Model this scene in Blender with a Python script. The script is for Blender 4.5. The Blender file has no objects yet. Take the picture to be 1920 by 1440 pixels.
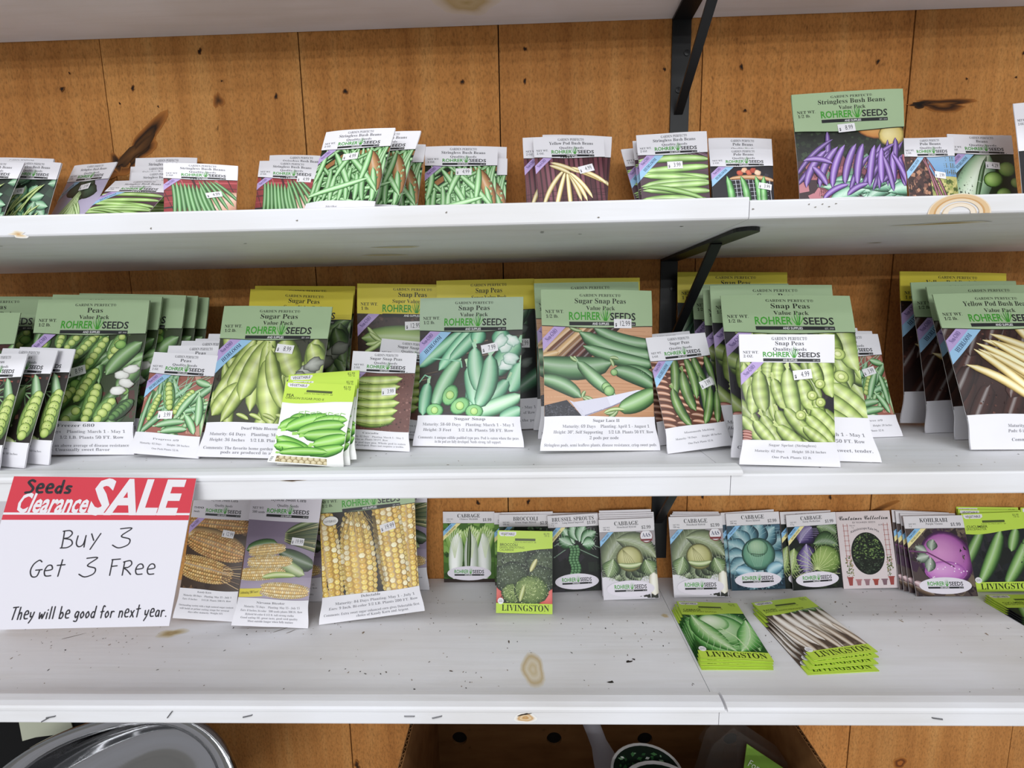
import bpy, math, random
from mathutils import Matrix, Vector

# ------------------------------------------------------------------ camera, world, lights, exposure
Z0 = 1.30                        # eye height above the floor; the shelf heights below are relative to it
SC = bpy.context.scene
COL = SC.collection
cam_data = bpy.data.cameras.new('camera')
cam_data.sensor_fit = 'HORIZONTAL'
cam_data.sensor_width = 36.0
cam_data.lens = 36.0 * 889.9 / 1920.0
cam_data.clip_start = 0.02
cam = bpy.data.objects.new('camera', cam_data)
COL.objects.link(cam)
YAW, PIT, ROL, DIST = .0270, .1413, -.0191, .763
_fw = Vector((-math.sin(YAW) * math.cos(PIT), math.cos(YAW) * math.cos(PIT), -math.sin(PIT)))
_rt = Vector((math.cos(YAW), math.sin(YAW), 0))
_up = _rt.cross(_fw)
_r = math.cos(ROL) * _rt + math.sin(ROL) * _up
_u = -math.sin(ROL) * _rt + math.cos(ROL) * _up
cam.matrix_world = Matrix(((_r.x, _u.x, -_fw.x, 0), (_r.y, _u.y, -_fw.y, -DIST), (_r.z, _u.z, -_fw.z, Z0), (0, 0, 0, 1)))
SC.camera = cam

world = bpy.data.worlds.new('store_ambient')
SC.world = world
world.use_nodes = True
world.node_tree.nodes['Background'].inputs[0].default_value = (.93, .97, 1.0, 1)
world.node_tree.nodes['Background'].inputs[1].default_value = .52

# rows of ceiling tubes in the store, in front of the shelves
for k, (dy, power) in enumerate(((-1.6, 48), (-2.75, 16), (-5.4, 58), (-8.2, 124), (-11.5, 280), (-16., 380))):
    ld = bpy.data.lights.new('ceiling_tubes', 'AREA')
    ld.shape = 'RECTANGLE'
    ld.size, ld.size_y = 7.0, .14
    ld.energy = power
    ld.color = (.965, .985, 1.0)
    lo = bpy.data.objects.new('ceiling_tubes', ld)
    lo.location = (-.2, dy, Z0 + 1.75)
    lo.rotation_euler = (math.radians(50), 0, 0)      # the tubes shine sideways onto the shelves as well as down
    COL.objects.link(lo)

SC.view_settings.view_transform = 'Standard'
SC.view_settings.look = 'None'
SC.view_settings.exposure = -0.3
SC.view_settings.gamma = 1.0

# ------------------------------------------------------------------ helpers
random.seed(7)
PI = math.pi


def lin(c):
    return c / 12.92 if c <= .04045 else ((c + .055) / 1.055) ** 2.4


_hex = {}


def C(h):
    if not isinstance(h, str):
        return h
    if h not in _hex:
        _hex[h] = tuple(lin(int(h[i:i + 2], 16) / 255) for i in (1, 3, 5))
    return _hex[h]


def mix(a, b, t):
    a, b = C(a), C(b)
    return tuple(a[i] + (b[i] - a[i]) * t for i in range(3))


def mul(a, s):
    return tuple(min(1., v * s) for v in C(a))


def sstep(a, b, x):
    t = max(0., min(1., (x - a) / (b - a)))
    return t * t * (3 - 2 * t)


def mat(name, base, rough=.5, metal=0., spec=.5):
    m = bpy.data.materials.new(name)
    m.use_nodes = True
    b = m.node_tree.nodes['Principled BSDF']
    b.inputs['Base Color'].default_value = (*C(base), 1)
    b.inputs['Roughness'].default_value = rough
    b.inputs['Metallic'].default_value = metal
    b.inputs['Specular IOR Level'].default_value = spec
    return m


def nodes(m):
    nt = m.node_tree
    return nt, nt.nodes, nt.links, nt.nodes['Principled BSDF']


def attr_mat(name, rough, spec=.4, noise=0., bump=0., nscale=60.):
    """Printed or painted surface: its own colours come from the colour attribute Col."""
    m = mat(name, '#ffffff', rough, 0, spec)
    nt, N, L, b = nodes(m)
    a = N.new('ShaderNodeAttribute')
    a.attribute_name = 'Col'
    L.new(a.outputs['Color'], b.inputs['Base Color'])
    if bump:
        t = N.new('ShaderNodeTexNoise')
        t.inputs['Scale'].default_value = nscale
        tc = N.new('ShaderNodeTexCoord')
        L.new(tc.outputs['Object'], t.inputs['Vector'])
        bp = N.new('ShaderNodeBump')
        bp.inputs['Strength'].default_value = bump
        bp.inputs['Distance'].default_value = .001
        L.new(t.outputs['Fac'], bp.inputs['Height'])
        L.new(bp.outputs['Normal'], b.inputs['Normal'])
    return m


M_PAPER = attr_mat('printed_paper', .42, .4, bump=.25, nscale=45.)
M_GLOSS = attr_mat('printed_gloss', .38, .28, bump=.12, nscale=40.)
M_STICK = attr_mat('sticker_paper', .55, .3)
M_DECAL = attr_mat('wood_marks', .7, .2)


def wood_material():
    m = mat('rough_sawn_wood', '#a5672f', .78, 0, .25)
    nt, N, L, b = nodes(m)
    tc = N.new('ShaderNodeTexCoord')
    at = N.new('ShaderNodeAttribute')
    at.attribute_name = 'Col'

    def noise(sx, sy, sz, scale, detail=4, rough=.6):
        mp = N.new('ShaderNodeMapping')
        mp.inputs['Scale'].default_value = (sx, sy, sz)
        L.new(tc.outputs['Object'], mp.inputs['Vector'])
        t = N.new('ShaderNodeTexNoise')
        t.inputs['Scale'].default_value = scale
        t.inputs['Detail'].default_value = detail
        t.inputs['Roughness'].default_value = rough
        L.new(mp.outputs['Vector'], t.inputs['Vector'])
        return t.outputs['Fac']

    def ramp(f, stops):
        r = N.new('ShaderNodeValToRGB')
        e = r.color_ramp.elements
        e[0].position, e[0].color = stops[0][0], (*C(stops[0][1]), 1)
        e[1].position, e[1].color = stops[-1][0], (*C(stops[-1][1]), 1)
        for p_, c_ in stops[1:-1]:
            x = e.new(p_)
            x.color = (*C(c_), 1)
        L.new(f, r.inputs['Fac'])
        return r.outputs['Color']

    def mixc(kind, f, a, c):
        x = N.new('ShaderNodeMix')
        x.data_type = 'RGBA'
        x.blend_type = kind
        x.inputs['Factor'].default_value = f
        L.new(a, x.inputs['A'])
        L.new(c, x.inputs['B'])
        return x.outputs['Result']
    grain = ramp(noise(1, 1, .07, 26, 5), ((.25, '#b0763c'), (.5, '#cb9050'), (.78, '#dca968')))
    fuzz = ramp(noise(1, 1, .45, 330, 3, .7), ((.28, '#9a9a9a'), (.5, '#e6e6e6'), (.75, '#ffffff')))
    cloud = ramp(noise(1, 1, .6, 6, 3), ((.3, '#d9cdc0'), (.7, '#ffffff')))
    flecks = ramp(noise(1, 1, .35, 150, 2, .5), ((.22, '#3a2412'), (.31, '#ffffff')))
    c = mixc('MULTIPLY', .75, grain, fuzz)
    c = mixc('MULTIPLY', .8, c, cloud)
    c = mixc('MULTIPLY', .55, c, flecks)
    c = mixc('MULTIPLY', 1., c, at.outputs['Color'])
    L.new(c, b.inputs['Base Color'])
    bp = N.new('ShaderNodeBump')
    bp.inputs['Strength'].default_value = .55
    bp.inputs['Distance'].default_value = .0012
    L.new(noise(1, 1, .45, 330, 3, .7), bp.inputs['Height'])
    L.new(bp.outputs['Normal'], b.inputs['Normal'])
    return m


def paint_material():
    m = mat('white_board_paint', '#e9e7e6', .5, 0, .4)
    nt, N, L, b = nodes(m)
    tc = N.new('ShaderNodeTexCoord')

    def noise(sx, sy, sz, scale, detail=4):
        mp = N.new('ShaderNodeMapping')
        mp.inputs['Scale'].default_value = (sx, sy, sz)
        L.new(tc.outputs['Object'], mp.inputs['Vector'])
        t = N.new('ShaderNodeTexNoise')
        t.inputs['Scale'].default_value = scale
        t.inputs['Detail'].default_value = detail
        L.new(mp.outputs['Vector'], t.inputs['Vector'])
        return t.outputs['Fac']
    r = N.new('ShaderNodeValToRGB')
    e = r.color_ramp.elements
    e[0].position, e[0].color = .2, (*C('#dcdbdd'), 1)
    e[1].position, e[1].color = .5, (*C('#e5e5ea'), 1)
    L.new(noise(.06, 1, 1, 60, 5), r.inputs['Fac'])
    r2 = N.new('ShaderNodeValToRGB')
    e = r2.color_ramp.elements
    e[0].position, e[0].color = .3, (*C('#eae6df'), 1)
    e[1].position, e[1].color = .6, (*C('#ffffff'), 1)
    L.new(noise(.5, 1, 1, 9, 3), r2.inputs['Fac'])
    x = N.new('ShaderNodeMix')
    x.data_type = 'RGBA'
    x.blend_type = 'MULTIPLY'
    x.inputs['Factor'].default_value = .6
    L.new(r.outputs['Color'], x.inputs['A'])
    L.new(r2.outputs['Color'], x.inputs['B'])
    L.new(x.outputs['Result'], b.inputs['Base Color'])
    bp = N.new('ShaderNodeBump')
    bp.inputs['Strength'].default_value = .35
    bp.inputs['Distance'].default_value = .0008
    L.new(noise(.05, 1, 1, 110, 4), bp.inputs['Height'])
    L.new(bp.outputs['Normal'], b.inputs['Normal'])
    return m


M_WOOD = wood_material()
M_WHITE = paint_material()
M_BLACK = mat('black_powder_coat', '#131416', .45, 0, .4)
M_BIN = mat('black_bin_plastic', '#0b0b0c', .75, 0, .15)
M_STEEL = mat('polished_steel', '#9a9a9c', .07, 1.)
M_ZINC = mat('staple_wire', '#8d8d90', .35, 1.)
M_PLASTIC = mat('pale_plastic', '#b9b6be', .4, 0, .4)


def board_mat(name, a, c, sx, sy, sz, scale):
    m = mat(name, a, .8, 0, .2)
    nt, N, L, b = nodes(m)
    tc = N.new('ShaderNodeTexCoord')
    mp = N.new('ShaderNodeMapping')
    mp.inputs['Scale'].default_value = (sx, sy, sz)
    L.new(tc.outputs['Object'], mp.inputs['Vector'])
    t = N.new('ShaderNodeTexNoise')
    t.inputs['Scale'].default_value = scale
    t.inputs['Detail'].default_value = 5
    L.new(mp.outputs['Vector'], t.inputs['Vector'])
    r = N.new('ShaderNodeValToRGB')
    e = r.color_ramp.elements
    e[0].position, e[0].color = .3, (*C(a), 1)
    e[1].position, e[1].color = .7, (*C(c), 1)
    L.new(t.outputs['Fac'], r.inputs['Fac'])
    L.new(r.outputs['Color'], b.inputs['Base Color'])
    return m


M_CARD = board_mat('brown_cardboard', '#7d5632', '#946a41', .3, 1, 1, 40)
M_CONC = board_mat('concrete', '#a5a29d', '#bbb8b2', 1, 1, 1, 3)


def link(name, me, parent=None):
    o = bpy.data.objects.new(name, me)
    COL.objects.link(o)
    if parent is not None:
        o.parent = parent
    return o


def tag(o, label=None, cat=None, group=None, kind=None):
    if label:
        o['label'] = label
    if cat:
        o['category'] = cat
    if group:
        o['group'] = group
    if kind:
        o['kind'] = kind
    return o


def empty(name, loc=(0, 0, 0)):
    o = bpy.data.objects.new(name, None)
    o.empty_display_size = .02
    o.location = loc
    COL.objects.link(o)
    return o


class MB:
    """Collects faces with a colour per corner and a material slot, builds one mesh."""

    def __init__(s):
        s.v, s.f, s.c, s.m, s.n = [], [], [], [], []

    def face(s, pts, col=(1, 1, 1), mi=0):
        b = len(s.v)
        s.v += [tuple(p) for p in pts]
        s.f.append(tuple(range(b, b + len(pts))))
        col = C(col) if isinstance(col, str) else col
        s.c += [col if not isinstance(col[0], (tuple, list)) else col[i] for i in range(len(pts))]
        s.m.append(mi)

    def box(s, x0, x1, y0, y1, z0, z1, col=(1, 1, 1), mi=0):
        p = [(x, y, z) for z in (z0, z1) for y in (y0, y1) for x in (x0, x1)]
        for q in ((0, 2, 3, 1), (4, 5, 7, 6), (0, 1, 5, 4), (2, 6, 7, 3), (1, 3, 7, 5), (0, 4, 6, 2)):
            s.face([p[i] for i in q], col, mi)

    def prism(s, prof, x0, x1, col=(1, 1, 1), mi=0):
        """profile of (y, z) points (counter-clockwise seen from +x) extruded along x"""
        n = len(prof)
        for i in range(n):
            a, b = prof[i], prof[(i + 1) % n]
            s.face([(x0, *a), (x0, *b), (x1, *b), (x1, *a)][::-1], col, mi)
        s.face([(x1, *a) for a in prof], col, mi)
        s.face([(x0, *a) for a in prof][::-1], col, mi)

    def blob(s, cx, cz, rx, rz, cols, y=0., ang=0., seed=0, jag=.12, axis='y', mi=1, n=20):
        """flat irregular stain of rings on a plane: axis y (faces -y), z (faces +z) or -z"""
        rnd = random.Random(seed)
        ph = [rnd.uniform(0, 6.28) for _ in range(4)]
        rad = [1 + jag * (math.sin(2 * t + ph[0]) + .7 * math.sin(3 * t + ph[1]) + .6 * math.sin(5 * t + ph[2])) for t in [2 * PI * i / n for i in range(n)]]
        k = len(cols)
        ca, sa = math.cos(ang), math.sin(ang)

        def P(i, r):
            t = 2 * PI * i / n
            a, b = rx * r * rad[i % n] * math.cos(t), rz * r * rad[i % n] * math.sin(t)
            a, b = a * ca - b * sa, a * sa + b * ca
            if axis == 'y':
                return (cx + a, y, cz + b)
            return (cx + a, cz + b, y)
        for j in range(k - 1):
            r0, r1 = j / (k - 1), (j + 1) / (k - 1)
            c0, c1 = C(cols[j]), C(cols[j + 1])
            for i in range(n):
                if j == 0:
                    pts, cc = [P(i, 0), P(i, r1), P(i + 1, r1)], [c0, c1, c1]
                else:
                    pts, cc = [P(i, r0), P(i, r1), P(i + 1, r1), P(i + 1, r0)], [c0, c1, c1, c0]
                if axis == '-z':
                    pts, cc = pts[::-1], cc[::-1]
                s.face(pts, cc, mi)

    def build(s, name, mats, parent=None, smooth=False, weld=False):
        me = bpy.data.meshes.new(name)
        me.from_pydata(s.v, [], s.f)
        a = me.color_attributes.new('Col', 'FLOAT_COLOR', 'POINT')
        flat = []
        for c in s.c:
            flat += [c[0], c[1], c[2], 1.]
        a.data.foreach_set('color', flat)
        for m in (mats if isinstance(mats, (list, tuple)) else [mats]):
            me.materials.append(m)
        me.polygons.foreach_set('material_index', s.m)
        if weld:
            import bmesh
            bm = bmesh.new()
            bm.from_mesh(me)
            bmesh.ops.remove_doubles(bm, verts=bm.verts, dist=1e-5)
            bmesh.ops.recalc_face_normals(bm, faces=bm.faces)
            bm.to_mesh(me)
            bm.free()
        if smooth:
            me.polygons.foreach_set('use_smooth', [True] * len(me.polygons))
        if s.n:
            me.polygons.foreach_set('use_smooth', [True] * len(me.polygons))
            me.normals_split_custom_set_from_vertices(s.n)
        me.update()
        return link(name, me, parent) if name else me


def tube(mb, pts, r, col=(1, 1, 1), n=8, mi=0):
    rings = []
    for i, p in enumerate(pts):
        p = Vector(p)
        d = (Vector(pts[min(i + 1, len(pts) - 1)]) - Vector(pts[max(i - 1, 0)])).normalized()
        a = d.cross(Vector((0, 0, 1)) if abs(d.z) < .9 else Vector((1, 0, 0))).normalized()
        b = d.cross(a)
        rings.append([p + a * r * math.cos(2 * PI * k / n) + b * r * math.sin(2 * PI * k / n) for k in range(n)])
    for i in range(len(rings) - 1):
        for k in range(n):
            mb.face([rings[i][k], rings[i][(k + 1) % n], rings[i + 1][(k + 1) % n], rings[i + 1][k]], col, mi)
    mb.face(rings[0][::-1], col, mi)
    mb.face(rings[-1], col, mi)


# ------------------------------------------------------------------ lettering: outlines of characters as flat faces, 1 unit = letter size
def serif(s):
    o = ''
    for c in s:
        if 'A' <= c <= 'Z':
            o += chr(0x1D400 + ord(c) - 65)
        elif 'a' <= c <= 'z':
            o += chr(0x1D41A + ord(c) - 97)
        elif c.isdigit():
            o += chr(0x1D7CE + ord(c) - 48)
        else:
            o += c
    return o


def script(s):
    o = ''
    for c in s:
        if 'A' <= c <= 'Z':
            o += chr(0x1D4D0 + ord(c) - 65)
        elif 'a' <= c <= 'z':
            o += chr(0x1D4EA + ord(c) - 97)
        else:
            o += c
    return o


_glyph = {}


def letters(s, font='sans', bold=0.):
    k = (s, font, bold)
    if k not in _glyph:
        cu = bpy.data.curves.new('lettering', 'FONT')
        cu.body = serif(s) if font == 'serif' else script(s) if font == 'script' else s
        cu.size = 1
        cu.resolution_u = 2
        cu.offset = bold
        cu.dimensions = '2D'
        cu.fill_mode = 'FRONT'
        o = bpy.data.objects.new('lettering', cu)
        COL.objects.link(o)
        me = o.to_mesh()
        vs = [(v.co.x, v.co.y) for v in me.vertices]
        fs = [tuple(p.vertices) for p in me.polygons]
        fs = [f if sum((vs[f[i]][0] * vs[f[(i + 1) % len(f)]][1] - vs[f[(i + 1) % len(f)]][0] * vs[f[i]][1]) for i in range(len(f))) > 0 else f[::-1] for f in fs]
        o.to_mesh_clear()
        bpy.data.objects.remove(o)
        bpy.data.curves.remove(cu)
        xs = [v[0] for v in vs] or [0, 1]
        _glyph[k] = (vs, fs, min(xs), max(xs))
    return _glyph[k]

# ------------------------------------------------------------------ printed packets: flat artwork (mm, origin bottom left) wrapped on a filled pouch
class Art:
    def __init__(s, W, H, thick, pouch=True, seed=1):
        s.W, s.H, s.t, s.pouch = W, H, thick, pouch
        s.parts = {}
        s.l = .12
        s.rnd = random.Random(seed)
        s.ph = s.rnd.uniform(0, 6)
        s.win = (0, W, 0, H)
        s.part = 'cover_picture'
        s.cell = 5. if pouch else 12.

    def surf(s, x, y, back=False):
        W, H = s.W, s.H
        a, b = x / W, y / H
        if s.pouch:
            fx = 1 - abs(2 * a - 1) ** 3.2
            fy = sstep(0, .17, b) * (1 - .82 * sstep(.42, .95, b))
            wr = .5 * math.sin(x * .10 + y * .05 + s.ph) * math.sin(y * .09 - x * .04 + 2 * s.ph) * (.35 + .9 * sstep(.3, 0, b)) * fx
            nar = 1 - .045 * fy + .035 * (1 - sstep(0, .2, b))
            d = s.t / 2 * fx * fy + wr + .3
            bd = .9 * math.sin(a * 4 + s.ph) * sstep(.75, 1, b)
            return ((x - W / 2) * nar, (s.t * .36 * fx * fy + .25 if back else -d) + bd, y)
        fx = 1 - abs(2 * a - 1) ** 4
        f = fx * (1 - abs(2 * b - 1) ** 4)
        return (x - W / 2, (.5 if back else -.5 - (s.t / 2 - .5) * f), y)

    def add(s, pts, cols, lvl=None, clip=True, part=None):
        if isinstance(cols, str):
            cols = C(cols)
        if not isinstance(cols[0], (tuple, list)):
            cols = [cols] * len(pts)
        if (part or s.part) == 'cover_picture':          # printing inks: a little duller and denser than the palette
            cols = [tuple(((k * .84 + (c[0] * .3 + c[1] * .55 + c[2] * .15) * .16) ** 1.13) for k in c) for c in cols]
        P = [(p[0], p[1], c) for p, c in zip(pts, cols)]
        if clip:
            x0, x1, y0, y1 = s.win
            for ax, lim, sg in ((0, x0, 1), (0, x1, -1), (1, y0, 1), (1, y1, -1)):
                if all((p[ax] - lim) * sg >= 0 for p in P):
                    continue
                Q = []
                for i in range(len(P)):
                    p, q = P[i - 1], P[i]
                    dp, dq = (p[ax] - lim) * sg, (q[ax] - lim) * sg
                    if (dp >= 0) != (dq >= 0):
                        t = dp / (dp - dq)
                        Q.append((p[0] + (q[0] - p[0]) * t, p[1] + (q[1] - p[1]) * t, tuple(p[2][k] + (q[2][k] - p[2][k]) * t for k in range(3))))
                    if dq >= 0:
                        Q.append(q)
                P = Q
                if len(P) < 3:
                    return
        out = s.parts.setdefault(part or s.part, [])
        l = s.l if lvl is None else lvl
        todo = [P]
        while todo:                                  # pieces small enough to follow the curved pouch
            P = todo.pop()
            xs, ys = [p[0] for p in P], [p[1] for p in P]
            w, h = max(xs) - min(xs), max(ys) - min(ys)
            if max(w, h) <= s.cell:
                out.append((P, l))
                continue
            ax = 0 if w > h else 1
            lim = (min(xs) + max(xs)) / 2 if ax == 0 else (min(ys) + max(ys)) / 2
            for sg in (1, -1):
                Q = []
                for i in range(len(P)):
                    p, q = P[i - 1], P[i]
                    dp, dq = (p[ax] - lim) * sg, (q[ax] - lim) * sg
                    if (dp >= 0) != (dq >= 0):
                        t = dp / (dp - dq)
                        Q.append((p[0] + (q[0] - p[0]) * t, p[1] + (q[1] - p[1]) * t, tuple(p[2][k] + (q[2][k] - p[2][k]) * t for k in range(3))))
                    if dq >= 0:
                        Q.append(q)
                if len(Q) > 2:
                    todo.append(Q)

    def up(s, d=None):
        d = (.01 if s.pouch else .005) if d is None else d if s.pouch else d * .5
        s.l += d

    # --- shapes; x, y in fractions of the packet unless they are called *mm
    def xy(s, p):
        return (p[0] * s.W, p[1] * s.H)

    def fill(s, x0, x1, lo, hi, col, nx=14, ny=4, part=None, col2=None):
        """band between two curves of x (fractions)"""
        s.up()
        f = lambda g, x: g(x) if callable(g) else g
        for i in range(nx):
            xa, xb = x0 + (x1 - x0) * i / nx, x0 + (x1 - x0) * (i + 1) / nx
            for j in range(ny):
                q = []
                for x, t in ((xa, j / ny), (xb, j / ny), (xb, (j + 1) / ny), (xa, (j + 1) / ny)):
                    l, h = f(lo, x), f(hi, x)
                    q.append((x * s.W, (l + (h - l) * t) * s.H))
                c = C(col) if col2 is None else None
                cc = c if c is not None else [mix(col, col2, t) for t in (j / ny, j / ny, (j + 1) / ny, (j + 1) / ny)]
                s.add(q, cc, clip=False, part=part)

    def pod(s, p0, p1, w, bend=0., pal=('#33521f', '#6f9a3f', '#a8c86a'), n=9, blunt=.37, stem=None, bumps=0, var=.12, edge=True):
        s.up()
        (x0, y0), (x1, y1) = s.xy(p0), s.xy(p1)
        k = 1 + s.rnd.uniform(-var, var)
        dk, md, lt = [mul(c, k) for c in pal]
        hl = mix(lt, '#ffffff', .25)
        cols = [mul(dk, .7) if edge else dk, dk, md, lt, hl, lt, md, dk]
        offs = [-1, -.86, -.5, -.12, .18, .42, .78, 1]
        L = math.hypot(x1 - x0, y1 - y0) + 1e-6
        nx_, ny_ = -(y1 - y0) / L, (x1 - x0) / L
        mx, my = (x0 + x1) / 2 + nx_ * bend * L, (y0 + y1) / 2 + ny_ * bend * L
        sgn = 1 if nx_ * -.4 + ny_ * .9 > 0 else -1          # the light of the printed photo falls from above
        prev = None
        for i in range(n + 1):
            t = i / n
            cx = (1 - t) ** 2 * x0 + 2 * t * (1 - t) * mx + t * t * x1
            cy = (1 - t) ** 2 * y0 + 2 * t * (1 - t) * my + t * t * y1
            dx = 2 * (1 - t) * (mx - x0) + 2 * t * (x1 - mx)
            dy = 2 * (1 - t) * (my - y0) + 2 * t * (y1 - my)
            l = math.hypot(dx, dy) + 1e-6
            px, py = -dy / l * sgn, dx / l * sgn
            r = w / 2 * max(.06, (math.sin(PI * min(1, max(0, t))) ** blunt))
            b_ = 1 + (.16 * math.sin(2 * PI * bumps * t) if bumps else 0)
            row = [((cx + px * o * r, cy + py * o * r), mul(c, b_) if 1 < j < 7 else c) for j, (o, c) in enumerate(zip(offs, cols))]
            if prev:
                for j in range(len(offs) - 1):
                    q = [prev[j], prev[j + 1], row[j + 1], row[j]]
                    if sgn < 0:
                        q = q[::-1]
                    q = q[::-1]
                    s.add([a for a, _ in q], [c for _, c in q])
            prev = row
        if stem:
            ux, uy = (x0 - mx), (y0 - my)
            l = math.hypot(ux, uy)
            s.line([(x0, y0), (x0 + ux / l * stem, y0 + uy / l * stem + stem * .3)], w * .16, mix(lt, '#e8e8b0', .3))
            s.line([(x0, y0), (x0 - ny_ * w * .5 - ux / l * w * .3, y0 + nx_ * w * .5 - uy / l * w * .3)], w * .22, lt)

    def line(s, pts, w, col):
        s.up(.004)
        col = C(col) if isinstance(col, str) else col
        for (x0, y0), (x1, y1) in zip(pts, pts[1:]):
            L = math.hypot(x1 - x0, y1 - y0) + 1e-6
            a, b = -(y1 - y0) / L * w / 2, (x1 - x0) / L * w / 2
            e = .25 * w
            ex, ey = (x1 - x0) / L * e, (y1 - y0) / L * e
            s.add([(x0 - a - ex, y0 - b - ey), (x1 - a + ex, y1 - b + ey), (x1 + a + ex, y1 + b + ey), (x0 + a - ex, y0 + b - ey)][::1], col)

    def ball(s, c, rx, ry=None, pal=('#4d6b26', '#9dba4c', '#d3e184'), ang=0., n=14, rim=None, jag=0.):
        s.up()
        cx, cy = s.xy(c)
        ry = ry or rx
        dk, md, lt = [C(x) for x in pal]
        ca, sa = math.cos(ang), math.sin(ang)
        rings = [(0, lt, 1), (.42, mix(lt, md, .35), .8), (.8, md, .25), (.93, dk, 0), (1., mul(dk, .6) if rim is None else C(rim), 0)]
        jr = [1 + s.rnd.uniform(-jag, jag) for _ in range(n)]

        def P(r, i, sh):
            t = 2 * PI * i / n
            r *= jr[i % n]
            x, y = rx * r * math.cos(t) - rx * .22 * sh, ry * r * math.sin(t) + ry * .25 * sh
            return (cx + x * ca - y * sa, cy + x * sa + y * ca)
        for (r0, c0, s0), (r1, c1, s1) in zip(rings, rings[1:]):
            for i in range(n):
                if r0 == 0:
                    s.add([P(0, 0, s0), P(r1, i, s1), P(r1, i + 1, s1)], [c0, c1, c1])
                else:
                    s.add([P(r0, i, s0), P(r1, i, s1), P(r1, i + 1, s1), P(r0, i + 1, s0)], [c0, c1, c1, c0])

    def disc(s, c, rx, ry, col, n=26, ang=0., part=None):
        s.up()
        cx, cy = s.xy(c)
        ca, sa = math.cos(ang), math.sin(ang)
        pt = lambda r, i: (cx + rx * r * math.cos(2 * PI * i / n) * ca - ry * r * math.sin(2 * PI * i / n) * sa, cy + rx * r * math.cos(2 * PI * i / n) * sa + ry * r * math.sin(2 * PI * i / n) * ca)
        for i in range(n):
            s.add([(cx, cy), pt(.5, i), pt(.5, i + 1)], col, part=part)
            s.add([pt(.5, i), pt(1, i), pt(1, i + 1), pt(.5, i + 1)], col, part=part)

    def leaf(s, p0, p1, w, bend=0., pal=('#24401c', '#4f7a35', '#7fa65a'), vein='#b9d09a', veins=5):
        s.pod(p0, p1, w, bend, pal, n=9, blunt=.8, edge=True)
        (x0, y0), (x1, y1) = s.xy(p0), s.xy(p1)
        L = math.hypot(x1 - x0, y1 - y0) + 1e-6
        ux, uy = (x1 - x0) / L, (y1 - y0) / L
        mid = [(x0 + (x1 - x0) * t - uy * bend * L * 2 * t * (1 - t), y0 + (y1 - y0) * t + ux * bend * L * 2 * t * (1 - t)) for t in (0, .25, .5, .75, .97)]
        s.line(mid, max(.35, w * .035), vein)
        for k in range(veins):
            t = .15 + .7 * k / max(1, veins - 1)
            bx, by = x0 + (x1 - x0) * t - uy * bend * L * 2 * t * (1 - t), y0 + (y1 - y0) * t + ux * bend * L * 2 * t * (1 - t)
            r = w * .42 * math.sin(PI * t) ** .8
            for sg in (1, -1):
                s.line([(bx, by), (bx + ux * r * .6 - uy * r * sg * .5, by + uy * r * .6 + ux * r * sg * .5), (bx + ux * r * 1.0 - uy * r * sg, by + uy * r * 1.0 + ux * r * sg)], max(.22, w * .016), mix(vein, pal[1], .35))

    def speck(s, n, cols, size, box=None, layers=3, asp=1.):
        x0, x1, y0, y1 = box or (0, 1, 0, 1)
        for k in range(n):
            if k % max(1, n // layers) == 0:
                s.up(.004)
            x, y = s.xy((s.rnd.uniform(x0, x1), s.rnd.uniform(y0, y1)))
            r, t = size * s.rnd.uniform(.4, 1.3), s.rnd.uniform(0, PI)
            c = C(s.rnd.choice(cols))
            s.add([(x + r * (asp if i % 2 else 1) * math.cos(t + i * PI / 2), y + r * (asp if i % 2 else 1) * math.sin(t + i * PI / 2)) for i in range(4)], c)

    def rowpeas(s, p0, p1, n, r, pal, shell=('#3a5f24', '#6e9c48', '#9cc070')):
        if shell:
            d = (p1[0] - p0[0], p1[1] - p0[1])
            e = .9 / n
            s.pod((p0[0] - d[0] * e, p0[1] - d[1] * e), (p1[0] + d[0] * e, p1[1] + d[1] * e), r * 3.1, 0, shell)
        for i in range(n):
            t = i / max(1, n - 1)
            q = 1 if 0 < i < n - 1 else .82
            s.ball((p0[0] + (p1[0] - p0[0]) * t, p0[1] + (p1[1] - p0[1]) * t), r * q, r * .92 * q, pal, s.rnd.uniform(-.5, .5))

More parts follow.
